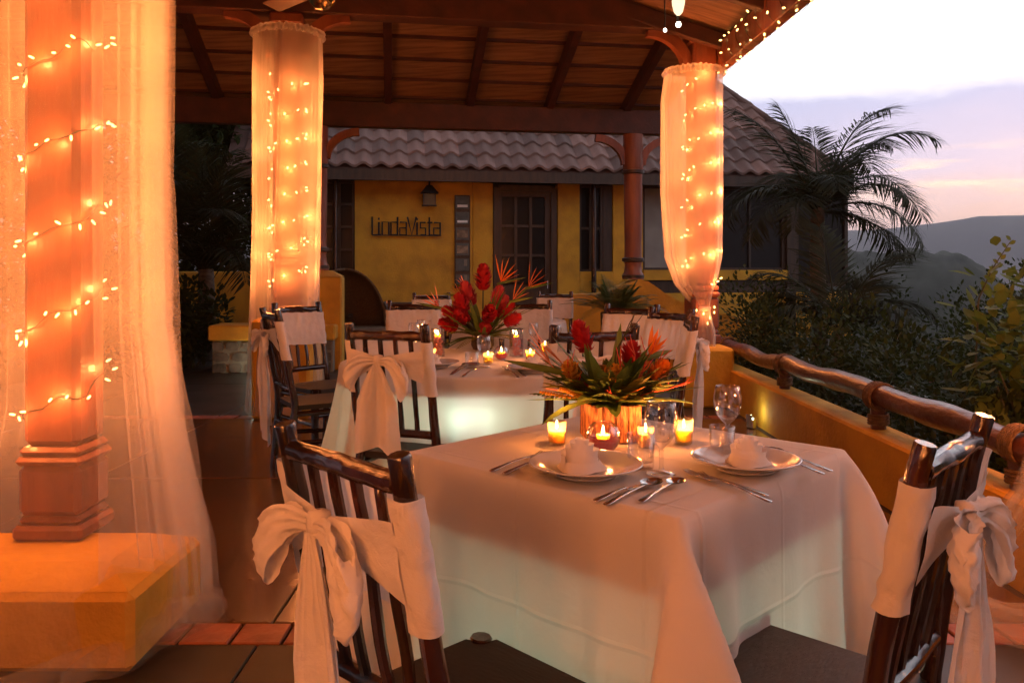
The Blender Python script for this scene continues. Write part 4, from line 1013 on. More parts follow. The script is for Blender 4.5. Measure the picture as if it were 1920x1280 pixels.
def cutlery(kind, p0, p1, label, group='steel cutlery beside the plates'):
    """p0: handle end, p1: working end"""
    p0 = Vector(p0); p1 = Vector(p1); d = p1 - p0; L = d.length; mb = MB()
    def strip(pts, th=.0018):
        vs = []; fs = []; n = len(pts)
        for (x, w_, z) in pts: vs += [(x, -w_, z), (x, w_, z), (x, w_ * .85, z + th), (x, -w_ * .85, z + th)]
        for i in range(n - 1):
            for k in range(4): k2 = (k + 1) % 4; fs.append((i * 4 + k, i * 4 + 4 + k, i * 4 + 4 + k2, i * 4 + k2))
        fs += [(0, 1, 2, 3), (n * 4 - 1, n * 4 - 2, n * 4 - 3, n * 4 - 4)]; mb.add(vs, fs)
    hz = [(0, .004, .001), (.006, .0085, .001), (.03, .0078, .003), (L * .35, .0045, .007), (L * .58, .0032, .009)]
    if kind == 'knife':
        strip(hz + [(L * .60, .0075, .006), (L * .7, .0095, .004), (L * .88, .009, .003), (L * .97, .005, .003), (L, .001, .003)], .0016)
    elif kind == 'fork':
        strip(hz + [(L * .70, .004, .008), (L * .74, .010, .006), (L * .78, .0122, .005)])
        for k in range(4):
            y = -.0102 + k * .0068; vs = []; fs = []
            for x, z, w_ in ((L * .775, .005, .0021), (L * .88, .004, .0018), (L * .96, .008, .0014), (L, .012, .0006)):
                vs += [(x, y - w_, z), (x, y + w_, z), (x, y + w_, z + .0016), (x, y - w_, z + .0016)]
            for i in range(3):
                for q in range(4): q2 = (q + 1) % 4; fs.append((i * 4 + q, i * 4 + 4 + q, i * 4 + 4 + q2, i * 4 + q2))
            fs += [(0, 1, 2, 3), (15, 14, 13, 12)]; mb.add(vs, fs)
    else:
        strip(hz + [(L * .70, .0036, .010), (L * .73, .004, .010)]); bl = L * .29; bw = bl * .36
        def bowl(u, v):
            a = u * 2 * PI; r = v; x = L - bl / 2 + bl / 2 * r * math.cos(a); y = bw * r * math.sin(a) * (1 - .12 * math.cos(a)); return (x, y, .003 + .009 * r * r)
        mb.grid(bowl, 20, 5, closed=True)
        def bowl2(u, v): q = bowl(u, v); return (q[0], q[1], q[2] + .0012)
        mb.grid(bowl2, 20, 5, closed=True)
    o = mb.build(kind, 'steel', None, smooth=True); o.location = p0; o.rotation_euler = (0, 0, math.atan2(d.y, d.x)); return tag(o, label, kind, group)
PA = onT(1098, 888); PB = onT(1398, 878)
plate(PA, .141, 'white plate with upright napkin rose, front left on the near table'); plate(PB, .136, 'white plate with loose napkin, at right on the near table')
napkin(PA + Vector((-.012, .0, .011)), 'tightly rolled white napkin standing on the front left plate', 1.22); napkin(PB + Vector((.006, .004, .011)), 'loosely rolled white napkin on the right plate', 1.12, 2.0)
wine_glass(onT(1240, 888), .178, 'wine glass in front of the candles on the near table', 1.2)
wine_glass(onT(1364, 836), .172, 'wine glass standing behind the right tumbler on the near table', 1.15)
tumbler(onT(1201, 876), .035, .086, 'clear tumbler left of the front wine glass'); tumbler(onT(1354, 858), .0335, .086, 'clear tumbler beside the right plate')
votive(onT(1044, 832), 'lit votive candle standing alone left of the glass bowl', 4.4)
votive(onT(1211, 838), 'lit votive candle behind the front left tumbler', 3.4, .024, .060)
votive(onT(1282, 830), 'lit votive candle right of the front wine glass', 4.4, .028, .070)
def bowl_candle(p, r, label, power=.5, group='glass bowls with floating candles'):
    t = thing('glass_bowl', label, 'candle bowl', p, 0, group); n = 14; prof = []
    a0, a1 = -PI / 2 * .80, PI / 2 * .66
    for i in range(n + 1):
        a = a0 + (a1 - a0) * i / n; prof.append((r * math.cos(a), r * (math.sin(a) - math.sin(a0))))
    inn = [((r - .0015) / r * x, z + (.002 if i == 0 else 0)) for i, (x, z) in enumerate(prof)][::-1]
    mb = MB(); mb.lathe([(0, 0)] + prof + inn + [(0, .003)], n=32); mb.build('bowl', 'glass', t, smooth=True)
    wz = r * .80; wp = [(x * .95, max(z, .004)) for x, z in prof if z < wz]; mb = MB(); mb.lathe([(0, .004)] + wp + [(r * .93, wz), (0, wz)], n=28); mb.build('pink_water', 'pinkwater', t, smooth=True)
    mb = MB(); mb.lathe([(0, wz + .001), (.017, wz + .001), (.019, wz + .013), (.016, wz + .0125), (0, wz + .010)], n=18); mb.build('floating_wax', 'wax', t, smooth=True)
    obj('flame', FL, t, (0, 0, wz + .012)); plight('candle_light', (0, 0, wz + .028), power, WARM, .006, t); return t
bowl_candle(onT(1131, 848), .047, 'round glass bowl of pink water with floating candle before the bark pot', 3.6)
c = lambda k, a, b, l: cutlery(k, onT(*a), onT(*b), l)
c('fork', (919, 884), (1020, 853), 'fork lying outermost left of the front left plate'); c('fork', (944, 889), (1052, 853), 'fork partly under the left rim of the front left plate')
c('knife', (1114, 939), (1212, 910), 'knife under the spoon in front of the front left plate'); c('spoon', (1134, 947), (1236, 906), 'dessert spoon crossing the knife before the front left plate')
c('spoon', (1200, 941), (1278, 905), 'teaspoon lying apart right of the crossed spoon and knife')
c('fork', (1446, 942), (1310, 893), 'fork nearest the table edge at the right plate'); c('fork', (1440, 930), (1286, 888), 'fork behind the nearest one at the right plate')
c('spoon', (1560, 884), (1430, 845), 'spoon at the outer side of the right plate'); c('knife', (1545, 889), (1440, 858), 'knife half hidden behind the right plate')
# round table
def vase(p, w_, h, label, group='tall crystal vases with floating candles'):
    t = thing('glass_vase', label, 'vase', p, .3, group)
    mb = MB(); hw = w_ / 2; th = .0025
    for a in range(4):
        o = MB().box((0, hw - th / 2, h / 2), (w_ - .001, th, h), bev=.0008).build('glass_side', 'glass', t); o.rotation_euler = (0, 0, a * PI / 2)
    MB().box((0, 0, .004), (w_ - .006, w_ - .006, .006)).build('glass_floor', 'glass', t)
    rr = random.Random(int(p.x * 1000)); mb = MB()
    for k in range(150):
        q = Vector((rr.uniform(-1, 1) * (hw - .009), rr.uniform(-1, 1) * (hw - .009), .010 + rr.random() * h * .60)); e = rr.uniform(.004, .008)
        mb.add([q + Vector(v) * e for v in ((1, 0, 0), (-1, 0, 0), (0, 1, 0), (0, -1, 0), (0, 0, 1), (0, 0, -1))], [(0, 2, 4), (2, 1, 4), (1, 3, 4), (3, 0, 4), (2, 0, 5), (1, 2, 5), (3, 1, 5), (0, 3, 5)])
    o = mb.build('crystal_filling', 'pinkcrystal', t, smooth=False); o['kind'] = 'stuff'
    mb = MB(); z = h * .70; mb.lathe([(0, z), (.016, z), (.018, z + .012), (0, z + .010)], n=16); mb.build('floating_wax', 'wax', t, smooth=True)
    obj('flame', FL, t, (0, 0, z + .012)); plight('candle_light', (0, 0, z + .03), .9*2.8, WARM, .006, t); return t
vase(onT(821, 668), .066, .165, 'tall crystal vase with floating candle left of the tall red flowers'); vase(onT(968, 668), .066, .165, 'tall crystal vase with floating candle right of the tall red flowers')
vase(onT(795, 648), .06, .15, 'crystal vase glowing behind the left vase on the round table'); 
for (px, py, l) in ((809, 672, 'lit votive in front of the left crystal vase'), (915, 681, 'lit votive beside the tumbler on the round table'), (994, 676, 'lit votive before the right crystal vase'),
                    (780, 655, 'lit votive at far left of the round table'), (1022, 660, 'lit votive behind the orange flower at right of the round table')):
    votive(onT(px, py), l, 2.7, .027, .06)
bowl_candle(onT(940, 674), .042, 'small glass bowl with candle at the foot of the tall red flowers', 2.2)
tumbler(onT(885, 690), .036, .085, 'clear tumbler at the front of the round table'); wine_glass(onT(907, 688), .165, 'wine glass at the front of the round table', 1.1)
for (px, py, l) in ((775, 650, 'wine glass at the left of the round table behind the bowed chair'), (790, 642, 'wine glass farthest left behind the crystal vases'), (1000, 650, 'wine glass right of the tall red flowers'), (1043, 655, 'wine glass at the right edge of the round table')):
    wine_glass(onT(px, py), .16, l)
for i, (px, py, l, n_) in enumerate(((815, 688, 'white plate at the left of the round table', 'peaked white napkin on the left plate of the round table'), (1000, 697, 'white plate at the right of the round table', 'white napkin on the right plate of the round table'))):
    P = onT(px, py); plate(P, .13, l); napkin(P + Vector((-.01, 0, .011)), n_, 1.0, i)
c('spoon', (845, 703), (889, 683), 'spoon at the front of the round table'); c('knife', (868, 706), (895, 690), 'knife at the front of the round table'); c('fork', (848, 700), (872, 686), 'fork beside the left plate of the round table')
c('fork', (972, 708), (945, 690), 'outer fork at the right front of the round table, nearer its middle'); c('fork', (985, 706), (955, 688), 'fork nearer the right plate on the round table')

# ---------------------------------------------------------------- flower arrangements
def fv(az, el): return Vector((math.cos(R(az)) * math.cos(R(el)), math.sin(R(az)) * math.cos(R(el)), math.sin(R(el))))
def blade(par, p, az, el, L, w_, bend=.15, m='blade'):
    mb = MB(); d = fv(az, el); mb.leaf(p, d, (0, 0, 1) if abs(el) < 80 else (1, 0, 0), L, w_, bend, 6); return mb.build('leaf', m, par, smooth=True)
def ginger(par, p, az, el, L, stem=.12, m='red', r=.030):
    d = fv(az, el); p = Vector(p); mb = MB(); mb.tube([p, p + d * stem], .005, 6); mb.build('flower_stem', 'stem', par)
    mb = MB(); x = d.orthogonal().normalized(); y = d.cross(x); b = p + d * stem
    for i in range(12):
        t = i / 11; rr = r * (math.sin(PI * (.20 + .74 * t)) ** .7)
        for k in range(6):
            a = 2 * PI * (k + .5 * (i % 2)) / 6 + random.uniform(-.2, .2); o = x * math.cos(a) + y * math.sin(a)
            mb.leaf(b + d * L * t * .92 + o * rr * .25, (o * (1.15 - .75 * t) + d * random.uniform(.35, .6)), d, rr * 1.25 + .006, r * .85, random.uniform(-.45, .05), 3)
    return mb.build('ginger_flower', m, par, smooth=True)
def bird(par, p, az, el, stem, L, fan=5, spread=22, flat=None):
    d = fv(az, el); p = Vector(p); b = p + d * stem; mb = MB(); mb.tube([p, p + d * stem * .6, b], [.006, .0055, .006], 6); st = mb.build('flower_stem', 'blade', par)
    bd = (Vector((d.x, d.y, 0)).normalized() if Vector((d.x, d.y, 0)).length > .1 else Vector((1, 0, 0)))
    beak = (bd * .9 + Vector((0, 0, .18))).normalized(); mb = MB(); mb.tube([b - beak * .01, b + beak * L * .3, b + beak * L * .7, b + beak * L], [.008, .010, .006, .001], 8); mb.build('beak', 'blade', par)
    for k in range(fan):
        a = (k - (fan - 1) / 2) * spread; ax = bd.cross(Vector((0, 0, 1))); dv = Matrix.Rotation(R(-25 + a), 3, ax) @ Vector((0, 0, 1)); dv = (dv + bd * .25 + ax * random.uniform(-.15, .15)).normalized()
        mb = MB(); mb.leaf(b + beak * L * .12 * (k / fan), dv, bd, L * random.uniform(.75, 1.0), .024, -.05, 4); mb.build('petal', 'orange', par, smooth=True)
def fern(par, p, az, el, L, m='leaf', n=16, w_=.06, bend=.5):
    d = fv(az, el); p = Vector(p); mb = MB(); sd = d.cross(Vector((0, 0, 1))).normalized(); pts = []
    for i in range(n + 1):
        t = i / n; pts.append(p + d * L * t - Vector((0, 0, bend * L * t * t)))
    mb.tube(pts, [.002] * n + [.0006], 5)
    for i in range(2, n + 1):
        t = i / n; tg = (pts[i] - pts[i - 1]).normalized(); ww = w_ * math.sin(PI * (t * .85 + .12)) 
        for s_ in (-1, 1): mb.leaf(pts[i], sd * s_ + tg * .6, (0, 0, 1), ww, .010, .15, 3)
    return mb.build('frond', m, par, smooth=True)
def twig(par, p, az, el, L, seed, m='twig'):
    g = random.Random(seed); p = Vector(p); mb = MB(); d = fv(az, el); pts = [p]
    for i in range(7): d = (d + Vector((g.uniform(-.35, .35), g.uniform(-.35, .35), g.uniform(-.15, .3)))).normalized(); pts.append(pts[-1] + d * L / 7)
    mb.tube(pts, [.0032, .003, .0028, .0025, .002, .0017, .0014, .001], 5)
    for k in (3, 5): q = [pts[k]]; dd = (d + Vector((g.uniform(-1, 1), g.uniform(-1, 1), .3))).normalized(); q += [q[0] + dd * L * .15, q[0] + dd * L * .26 + Vector((0, 0, .01))]; mb.tube(q, [.0018, .0014, .0008], 5)
    return mb.build('twig', m, par, smooth=True)
def catkin(par, p, az, el, L, m='ochreflower', r=.011):
    d = fv(az, el); p = Vector(p); mb = MB(); x = d.orthogonal().normalized(); y = d.cross(x)
    for i in range(16):
        t = i / 15
        for k in range(5):
            a = 2 * PI * (k / 5 + i * .13); o = x * math.cos(a) + y * math.sin(a); mb.leaf(p + d * L * (.25 + .75 * t), o + d * .5, d, r * (1.2 - .5 * t), .007, -.2, 3)
    mb.tube([p, p + d * L], .003, 5); return mb.build('flower_spike', m, par, smooth=True)
# low arrangement on the near table in a bark box
FA = thing('flower_arrangement', 'low tropical arrangement in a bark pot on the near table', 'flowers', onT(1146, 826) + Vector((0, .03, 0)), R(6))
FA.scale = (1.1, 1.1, 1.12)
pw, phh = .068, .100
for a in range(4):
    for k in range(4):
        x = -pw + (k + .5) * pw / 2; h_ = phh + random.uniform(-.004, .004)
        mb = MB(); mb.box((x, pw - .004, h_ / 2 + .001), (pw / 2 - .002, .012, h_), bev=.003)
        mb.v = [(vx + .003 * noise.noise(Vector((vx * 40, vz * 20, a))), vy + .003 * noise.noise(Vector((vx * 30, vz * 25, a + 3))), vz) for vx, vy, vz in mb.v]
        o = mb.build('bark_strip', 'bark', FA); o.rotation_euler = (0, 0, a * PI / 2)
MB().box((0, 0, phh * .45), (pw * 2 - .03, pw * 2 - .03, phh * .8)).build('pot_core', 'stem', FA)
g = random.Random(12); C0 = Vector((0, 0, .10))
for k in range(120):
    az = k * 137.5 + g.uniform(-15, 15); el = g.uniform(8, 78); L = g.uniform(.08, .20) * (1 if el < 60 else .85)
    blade(FA, C0 + fv(az, 0) * g.uniform(.005, .05), az, el, L, g.uniform(.022, .042), g.uniform(.05, .45), g.choice(['leaf', 'leaf', 'blade', 'blade', 'leafyel']))
for az, el, L, w_ in ((168, 42, .27, .030), (176, 30, .24, .028), (160, 55, .22, .026), (12, 20, .22, .026), (60, 72, .22, .026), (-40, 62, .20, .022), (-75, 50, .17, .020), (-8, 14, .24, .020), (190, 8, .22, .016), (120, 60, .24, .028)):
    blade(FA, C0 + fv(az, 0) * .02, az, el, L, w_, .08, 'blade')
for k in range(26):
    az = k * 360 / 26 + g.uniform(-8, 8); fern(FA, C0 + fv(az, 0) * .045, az, g.uniform(10, 45), g.uniform(.11, .20), g.choice(['leaf', 'leaf', 'leafyel']), 13, .045, .12)
for k in range(70):
    az = k * 137.5 + 40; blade(FA, C0 + fv(az, 0) * .03 + Vector((0, 0, .01)), az, g.uniform(22, 62), g.uniform(.09, .16), g.uniform(.036, .058), g.uniform(.1, .5), g.choice(['leaf', 'blade', 'blade', 'leafyel']))
ginger(FA, C0 + Vector((.03, .02, 0)), 40, 66, .06, .10, 'red', .022); ginger(FA, C0 + Vector((.03, -.02, 0)), -20, 42, .06, .10, 'orange', .018); ginger(FA, C0 + Vector((-.03, -.02, 0)), 200, 45, .05, .10, 'ochreflower', .018)
ginger(FA, C0 + Vector((-.02, .01, 0)), 158, 72, .085, .135, 'red', .024)
bird(FA, C0 + Vector((-.04, -.01, 0)), 172, 38, .13, .15, 4, 10)
for az, el in ((170, 47), (176, 44), (182, 41)):
    blade(FA, C0 + fv(170, 40) * .15 + Vector((-.01, 0, .0)), az, el, .12, .016, -.03, 'orange')
bird(FA, C0 + Vector((.03, .01, 0)), 18, 52, .14, .09, 5, 16)
catkin(FA, C0, -80, 50, .10); catkin(FA, C0 + Vector((.02, -.03, 0)), -30, 25, .12); catkin(FA, C0 + Vector((-.03, -.03, 0)), 200, 20, .13); catkin(FA, C0 + Vector((-.04, -.02, 0)), 188, 12, .16, 'ochreflower', .009)
ginger(FA, C0 + Vector((-.005, -.03, 0)), -95, 62, .05, .06, 'ochreflower', .020)
for k in range(9): fern(FA, C0 + Vector((-.01, -.03, .07)), -160 + k * 15, 60, .07, 'ochreflower', 8, .02, .4)
for k, (az, el, L) in enumerate(((-60, 50, .16), (-35, 40, .18), (-15, 38, .20), (10, 35, .20), (-70, 30, .12), (-50, 20, .12), (0, 22, .22), (195, 20, .2), (-25, 55, .19))): twig(FA, C0 + fv(az, 0) * .03, az, el, L, k + 3)
for k in range(16): blade(FA, C0 + fv(k * 22.5, 0) * .035, k * 22.5 + g.uniform(-9, 9), g.uniform(20, 70), g.uniform(.10, .17), .013, .1, g.choice(['orange', 'red', 'orange']))
for k in range(6): blade(FA, C0 + fv(-60 + 12 * k, 0) * .03, -60 + 14 * k, 25 + 5 * (k % 3), .11, .012, .1, 'red')
for az, el in ((100, 78), (70, 80)): twig(FA, C0, az, el, .27, 40 + az, 'stem')
# tall arrangement on the round table
FB = thing('tall_flower_arrangement', 'tall red ginger and bird of paradise arrangement on the round table', 'flowers', onT(905, 655), 0)
mb = MB(); mb.lathe([(0, 0), (.06, 0), (.075, .03), (.07, .09), (.06, .10), (0, .09)], n=24); mb.build('bowl', 'doorwood', FB)
C1_ = Vector((0, 0, .08)); g = random.Random(5)
for k in range(60):
    az = k * 137.5; el = g.uniform(-5, 80); blade(FB, C1_ + fv(az, 0) * g.uniform(0, .05), az, el, g.uniform(.18, .36), g.uniform(.022, .04), g.uniform(.05, .3), g.choice(['leaf', 'blade', 'blade']))
for k in range(14): fern(FB, C1_ + fv(k * 26, 0) * .05, k * 26, g.uniform(5, 45), g.uniform(.15, .26), g.choice(['leaf', 'leafyel']), 14, .06, .4)
ginger(FB, C1_, 85, 86, .17, .30, 'red', .048)
for az, el, L, st in ((160, 50, .10, .17), (175, 36, .10, .19), (200, 58, .10, .20), (140, 66, .10, .22), (185, 20, .10, .17), (165, 70, .10, .25), (215, 40, .09, .15)): ginger(FB, C1_, az, el, L * 1.25, st, g.choice(['pink', 'pink', 'red']), .040)
for az, el, L, st in ((20, 58, .11, .17), (-10, 48, .11, .16), (10, 70, .10, .22), (-80, 35, .06, .05), (-70, 50, .10, .14), (-15, 30, .09, .17)): ginger(FB, C1_, az, el, L * 1.25, st, g.choice(['pink', 'red']), .038)
bird(FB, C1_, 25, 72, .36, .20, 7, 18); bird(FB, C1_, 5, 48, .42, .18, 5, 20); bird(FB, C1_, 172, 34, .33, .17, 4, 22); bird(FB, C1_, -20, 50, .30, .15, 4, 20); bird(FB, C1_, 160, 70, .34, .10, 3, 20); bird(FB, C1_, 178, 62, .29, .12, 3, 20)
for k in range(8): blade(FB, C1_ + Vector((.03, -.05, 0)), -150 + k * 32, g.uniform(10, 40), .12, .03, .15, 'leafyel')
# ---------------------------------------------------------------- sheer curtains round the columns
def curtain(c, prof, label, seed, amp=.022, nf=26, a0=0, a1=360, nv=60, puddle=None, hemz=None, net='sheer', gathers=()):
    """prof: list of (z, half_width_x, half_depth_y, dx, dy) from top to bottom"""
    t = thing('sheer_curtain', label, 'curtain', c, 0, 'sheer net curtains round the columns')
    g = random.Random(seed); ph = [g.uniform(0, 6.28) for _ in range(8)]
    def interp(v):
        z = prof[0][0] + (prof[-1][0] - prof[0][0]) * v
        for i in range(len(prof) - 1):
            if prof[i][0] >= z >= prof[i + 1][0]:
                k = (prof[i][0] - z) / max(1e-6, prof[i][0] - prof[i + 1][0]); k = k * k * (3 - 2 * k)
                return [prof[i][q] + (prof[i + 1][q] - prof[i][q]) * k for q in range(5)]
        return list(prof[-1])
    def fn(u, v):
        z, hx, hy, dx, dy = interp(v); a = R(a0 + (a1 - a0) * u)
        w1 = a + .5 * math.sin(2 * a + ph[4]) + .25 * noise.noise(Vector((v * 1.5, seed, a)))
        f = math.sin(nf * w1 + ph[0] + 1.1 * v) + .6 * math.sin((nf * 1.7) * w1 + ph[1] - .8 * v) + .5 * math.sin(5 * w1 + ph[2] + 2 * v)
        am = amp * (.55 + .6 * v) * (.6 + .5 * math.sin(3 * a + ph[3])) * (1 - .55 * flat * max(0, math.cos(a + PI / 2 - .35)) ** 2)
        x = (hx + am * f) * math.cos(a) + dx; y = (hy + am * f) * math.sin(a) + dy
        return (x, y, z)
    nu = 240; flat = 1 if gathers else 0
    MB().grid(fn, nu, nv, closed=(a1 - a0 >= 360)).build('net', net, t, smooth=True)
    for q_, (b0_, b1_, sc_) in enumerate(gathers):
        def gn(u, v, b0_=b0_, b1_=b1_, sc_=sc_, q_=q_):
            z, hx, hy, dx, dy = interp(v); a = R(b0_ + (b1_ - b0_) * u); f = math.sin(38 * u + ph[q_] + 2.2 * math.sin(1.3 * v + q_)) + .5 * math.sin(71 * u + ph[q_ + 2] + v)
            return ((hx * sc_ + .016 * f * (.7 + .5 * v)) * math.cos(a) + dx, (hy * sc_ + .016 * f * (.7 + .5 * v)) * math.sin(a) + dy, z)
        MB().grid(gn, 130, nv).build('gathered_fold', 'sheergather', t, smooth=True)
    # gathered header
    z, hx, hy, dx, dy = prof[0]
    def hd(u, v):
        a = 2 * PI * u; k = 1 + .05 * math.sin(40 * a) + .02 * math.sin(23 * a); q = .022 * math.sin(PI * v)
        return ((hx + q) * k * math.cos(a) + dx, (hy + q) * k * math.sin(a) + dy, z + .035 - .07 * v + .006 * math.sin(31 * a))
    MB().grid(hd, 160, 6, closed=True).build('gathered_header', 'sheerhem', t, smooth=True)
    for (b0_, b1_, rr_, kx, ky) in (puddle or ()):
        # hem bunched into a loose roll on the floor
        z, hx, hy, dx, dy = prof[-1]
        def pd(u, v, b0_=b0_, b1_=b1_, rr_=rr_):
            a = R(b0_ + (b1_ - b0_) * u); e = 2 * PI * v; k = math.sin(PI * u) ** .5
            rr = rr_ * k * (1 + .30 * noise.noise(Vector((u * 9 + seed, math.cos(e), math.sin(e)))) + .16 * math.sin(3 * e + 14 * u)); ro = 1 + .05 * math.sin(9 * u)
            return ((hx * kx * ro + rr * math.cos(e)) * math.cos(a) + dx, (hy * ky * ro + rr * math.cos(e)) * math.sin(a) + dy, max(.003, rr_ * .8 * k + rr * .9 * math.sin(e)))
        MB().grid(pd, 90, 18).build('bunched_hem', net, t, smooth=True)
    return t
curtain(CL, [(4.3, .33, .33, 0, 0), (2.6, .34, .34, 0, 0), (1.6, .33, .33, .005, 0), (1.05, .335, .34, .01, 0), (.75, .36, .38, .02, 0), (.45, .42, .44, .02, -.02), (.25, .475, .50, .01, -.03), (.015, .50, .54, .0, -.03)],
        'wide sheer curtain glowing orange round the nearest column at left', 2, .024, 30, puddle=[(-85, 25, .060, 1.0, 1.0), (-60, 10, .075, 1.06, 1.02)], gathers=((-48, 75, .95), (-30, 50, .88), (105, 228, .95), (140, 215, .88)))
curtain(CM, [(3.36, .29, .27, 0, 0), (3.0, .30, .28, 0, 0), (1.8, .285, .27, -.01, 0), (1.0, .28, .28, -.03, 0), (.4, .30, .30, -.03, 0), (.03, .32, .32, -.03, 0)],
        'straight sheer curtain with fairy lights left of the house wall', 5, .020, 24, net='sheerthick')
curtain(CR, [(3.16, .27, .26, -.07, 0), (2.9, .285, .26, -.085, 0), (2.0, .285, .26, -.085, 0), (1.4, .26, .24, -.07, 0), (1.15, .19, .19, -.05, 0), (.97, .085, .09, -.02, -.06), (.91, .065, .07, -.01, -.08), (.86, .10, .10, -.03, -.08), (.70, .13, .13, -.02, -.08), (.1, .14, .14, -.01, -.08)],
        'sheer curtain tied in at the bottom, round the right column', 9, .018, 24, net='sheerthick')
tie = MB(); tie.lathe([(.07, -.025), (.085, -.01), (.085, .01), (.07, .025)], n=20); o = tie.build('curtain_tie', 'sheerhem'); o.location = CR + Vector((-.01, -.08, .915)); tag(o, 'white net knot tying the right curtain above the rail end', 'curtain tie')
curtain(CN, [(3.1, .19, .2, 0, 0), (1.5, .19, .2, 0, 0), (.62, .19, .2, 0, 0), (.42, .24, .24, -.03, -.02), (.2, .32, .3, -.12, -.05), (.015, .36, .36, -.18, -.08)],
        'sheer curtain at the right edge with its hem puddled on the floor', 13, .02, 22, puddle=[(150, 300, .065, 1.0, 1.0), (165, 270, .08, 1.1, 1.1)])

# ---------------------------------------------------------------- fairy lights
bm_ = MB().lathe([(0, -.010), (.0035, -.008), (.0042, 0), (.0035, .008), (0, .013)], n=8).mesh('bulb', 'bulb', True)
bmL = MB().lathe([(0, -.014), (.0062, -.010), (.0072, 0), (.0062, .010), (0, .015)], n=10).mesh('bulb', 'bulb', True)
def fairy(c, z0, z1, pitch, r, label, seed, step=.085, power=5.0, nl=7, big=False, rz=0.0, lr=.20, col=WARM, every=0):
    t = thing('fairy_lights', label, 'string lights', c, rz, 'warm fairy light strings'); g = random.Random(seed); pts = []
    n = int((z1 - z0) / pitch * 26); a = g.uniform(0, 6)
    for i in range(n + 1):
        a_ = a + 2 * PI * i / 26; z = z0 + (z1 - z0) * i / n + .045 * noise.noise(Vector((i * .31, seed, 0)))
        cx_, cy_ = math.cos(a_), math.sin(a_); k = r / max(abs(cx_), abs(cy_)) if True else r; k = min(k, r * 1.22)
        pts.append(Vector((cx_ * k, cy_ * k, z)))
    MB().tube(pts, .0022, 4).build('wire', 'wire', t)
    L = 0; nxt = .02; nb = 0
    for i in range(len(pts) - 1):
        sg_ = (pts[i + 1] - pts[i]).length
        while nxt < L + sg_:
            p = pts[i].lerp(pts[i + 1], (nxt - L) / sg_); o_ = Vector((p.x, p.y, 0)).normalized()
            dirn = (o_ * .8 + Vector((g.uniform(-1, 1), g.uniform(-1, 1), g.uniform(-1, 1)))).normalized()
            q = p + o_ * (.022 if every else .012) + dirn * .014; obj('bulb', bmL if big else bm_, t, q, dirn.to_track_quat('Z', 'Y').to_euler()); nxt += step * g.uniform(.55, 1.5); nb += 1
            if every and nb % every == 0: plight('bulb_light', q + o_ * .012, power, col, .012, t)
        L += sg_
    for k in range(0 if every else nl):
        z = z0 + (z1 - z0) * (k + .5) / nl; a_ = R(k * 137.5 + g.uniform(-20, 20)); plight('fairy_glow', (lr * math.cos(a_), lr * math.sin(a_), z), power, col, .05, t)
    return t
fairy(CL, .62, 3.4, .31, .112, 'fairy lights spiralled round the nearest column at left', 3, .060, 1.25, 20, False, 0, .20, every=2)
fairy(CM, 1.10, 3.05, .235, .13, 'fairy lights spiralled round the column inside the middle curtain', 4, .10, 2.3, 14, True, AX, .20, every=2)
fairy(CR, 1.15, 3.10, .28, .13, 'fairy lights spiralled round the right column inside tied curtain', 6, .10, 2.2, 14, True, AX, .20, every=2)
fairy(CN, .60, 3.1, .40, .150, 'fairy lights spiralled round the column at the right edge', 8, .16, 7.0, 8, False, 0, .20, every=3)
fairy(CB, .80, 3.4, .33, .150, 'fairy lights round the column behind the viewer at left', 14, .16, 19, 12, False, 0, .24)
fairy(CC, .60, 3.0, .40, .150, 'fairy lights round the column behind the viewer at right', 15, .2, 5, 8, False, 0, .24, every=3)
# run of lights at the tie and along the eave
el_ = thing('eave_fairy_lights', 'fairy lights wound along the red eave above the right column', 'string lights', (0, 0, 0)); g = random.Random(21); pts = []
for i in range(260):
    t = i / 259; p = E0.lerp(E1, .004 + t * .30); a = t * 120; pts.append(p + Vector((-.01 + .105 * math.cos(a), 0, 3.295 + .155 * math.sin(a))))
MB().tube(pts, .0022, 4).build('wire', 'wire', el_)
for i in range(1, 259, 2):
    q = pts[i] + Vector((g.uniform(-.02, .02), g.uniform(-.03, .03), g.uniform(-.02, .02)))
    obj('bulb', bmL, el_, q, (g.uniform(0, 3), g.uniform(0, 3), 0))
for k in range(4):
    p = E0.lerp(E1, .02 + k * .075); plight('fairy_glow', p + Vector((-.22, 0, 3.10)), 1.6, WARM, .03, el_)
tl_ = thing('tie_fairy_lights', 'small cluster of fairy lights at the knot of the tied curtain', 'string lights', CR + Vector((0, -.14, .88)))
pts = [Vector((-.08, 0, .02)), Vector((-.02, -.03, -.01)), Vector((.04, -.02, -.05)), Vector((.09, 0, .05)), Vector((.09, .01, .0)), Vector((.02, -.02, -.10))]; MB().tube(pts, .0022, 4).build('wire', 'wire', tl_)
for p in pts: obj('bulb', bmL, tl_, p)
plight('fairy_glow', (.0, -.07, .0), 1.0, WARM, .03, tl_)

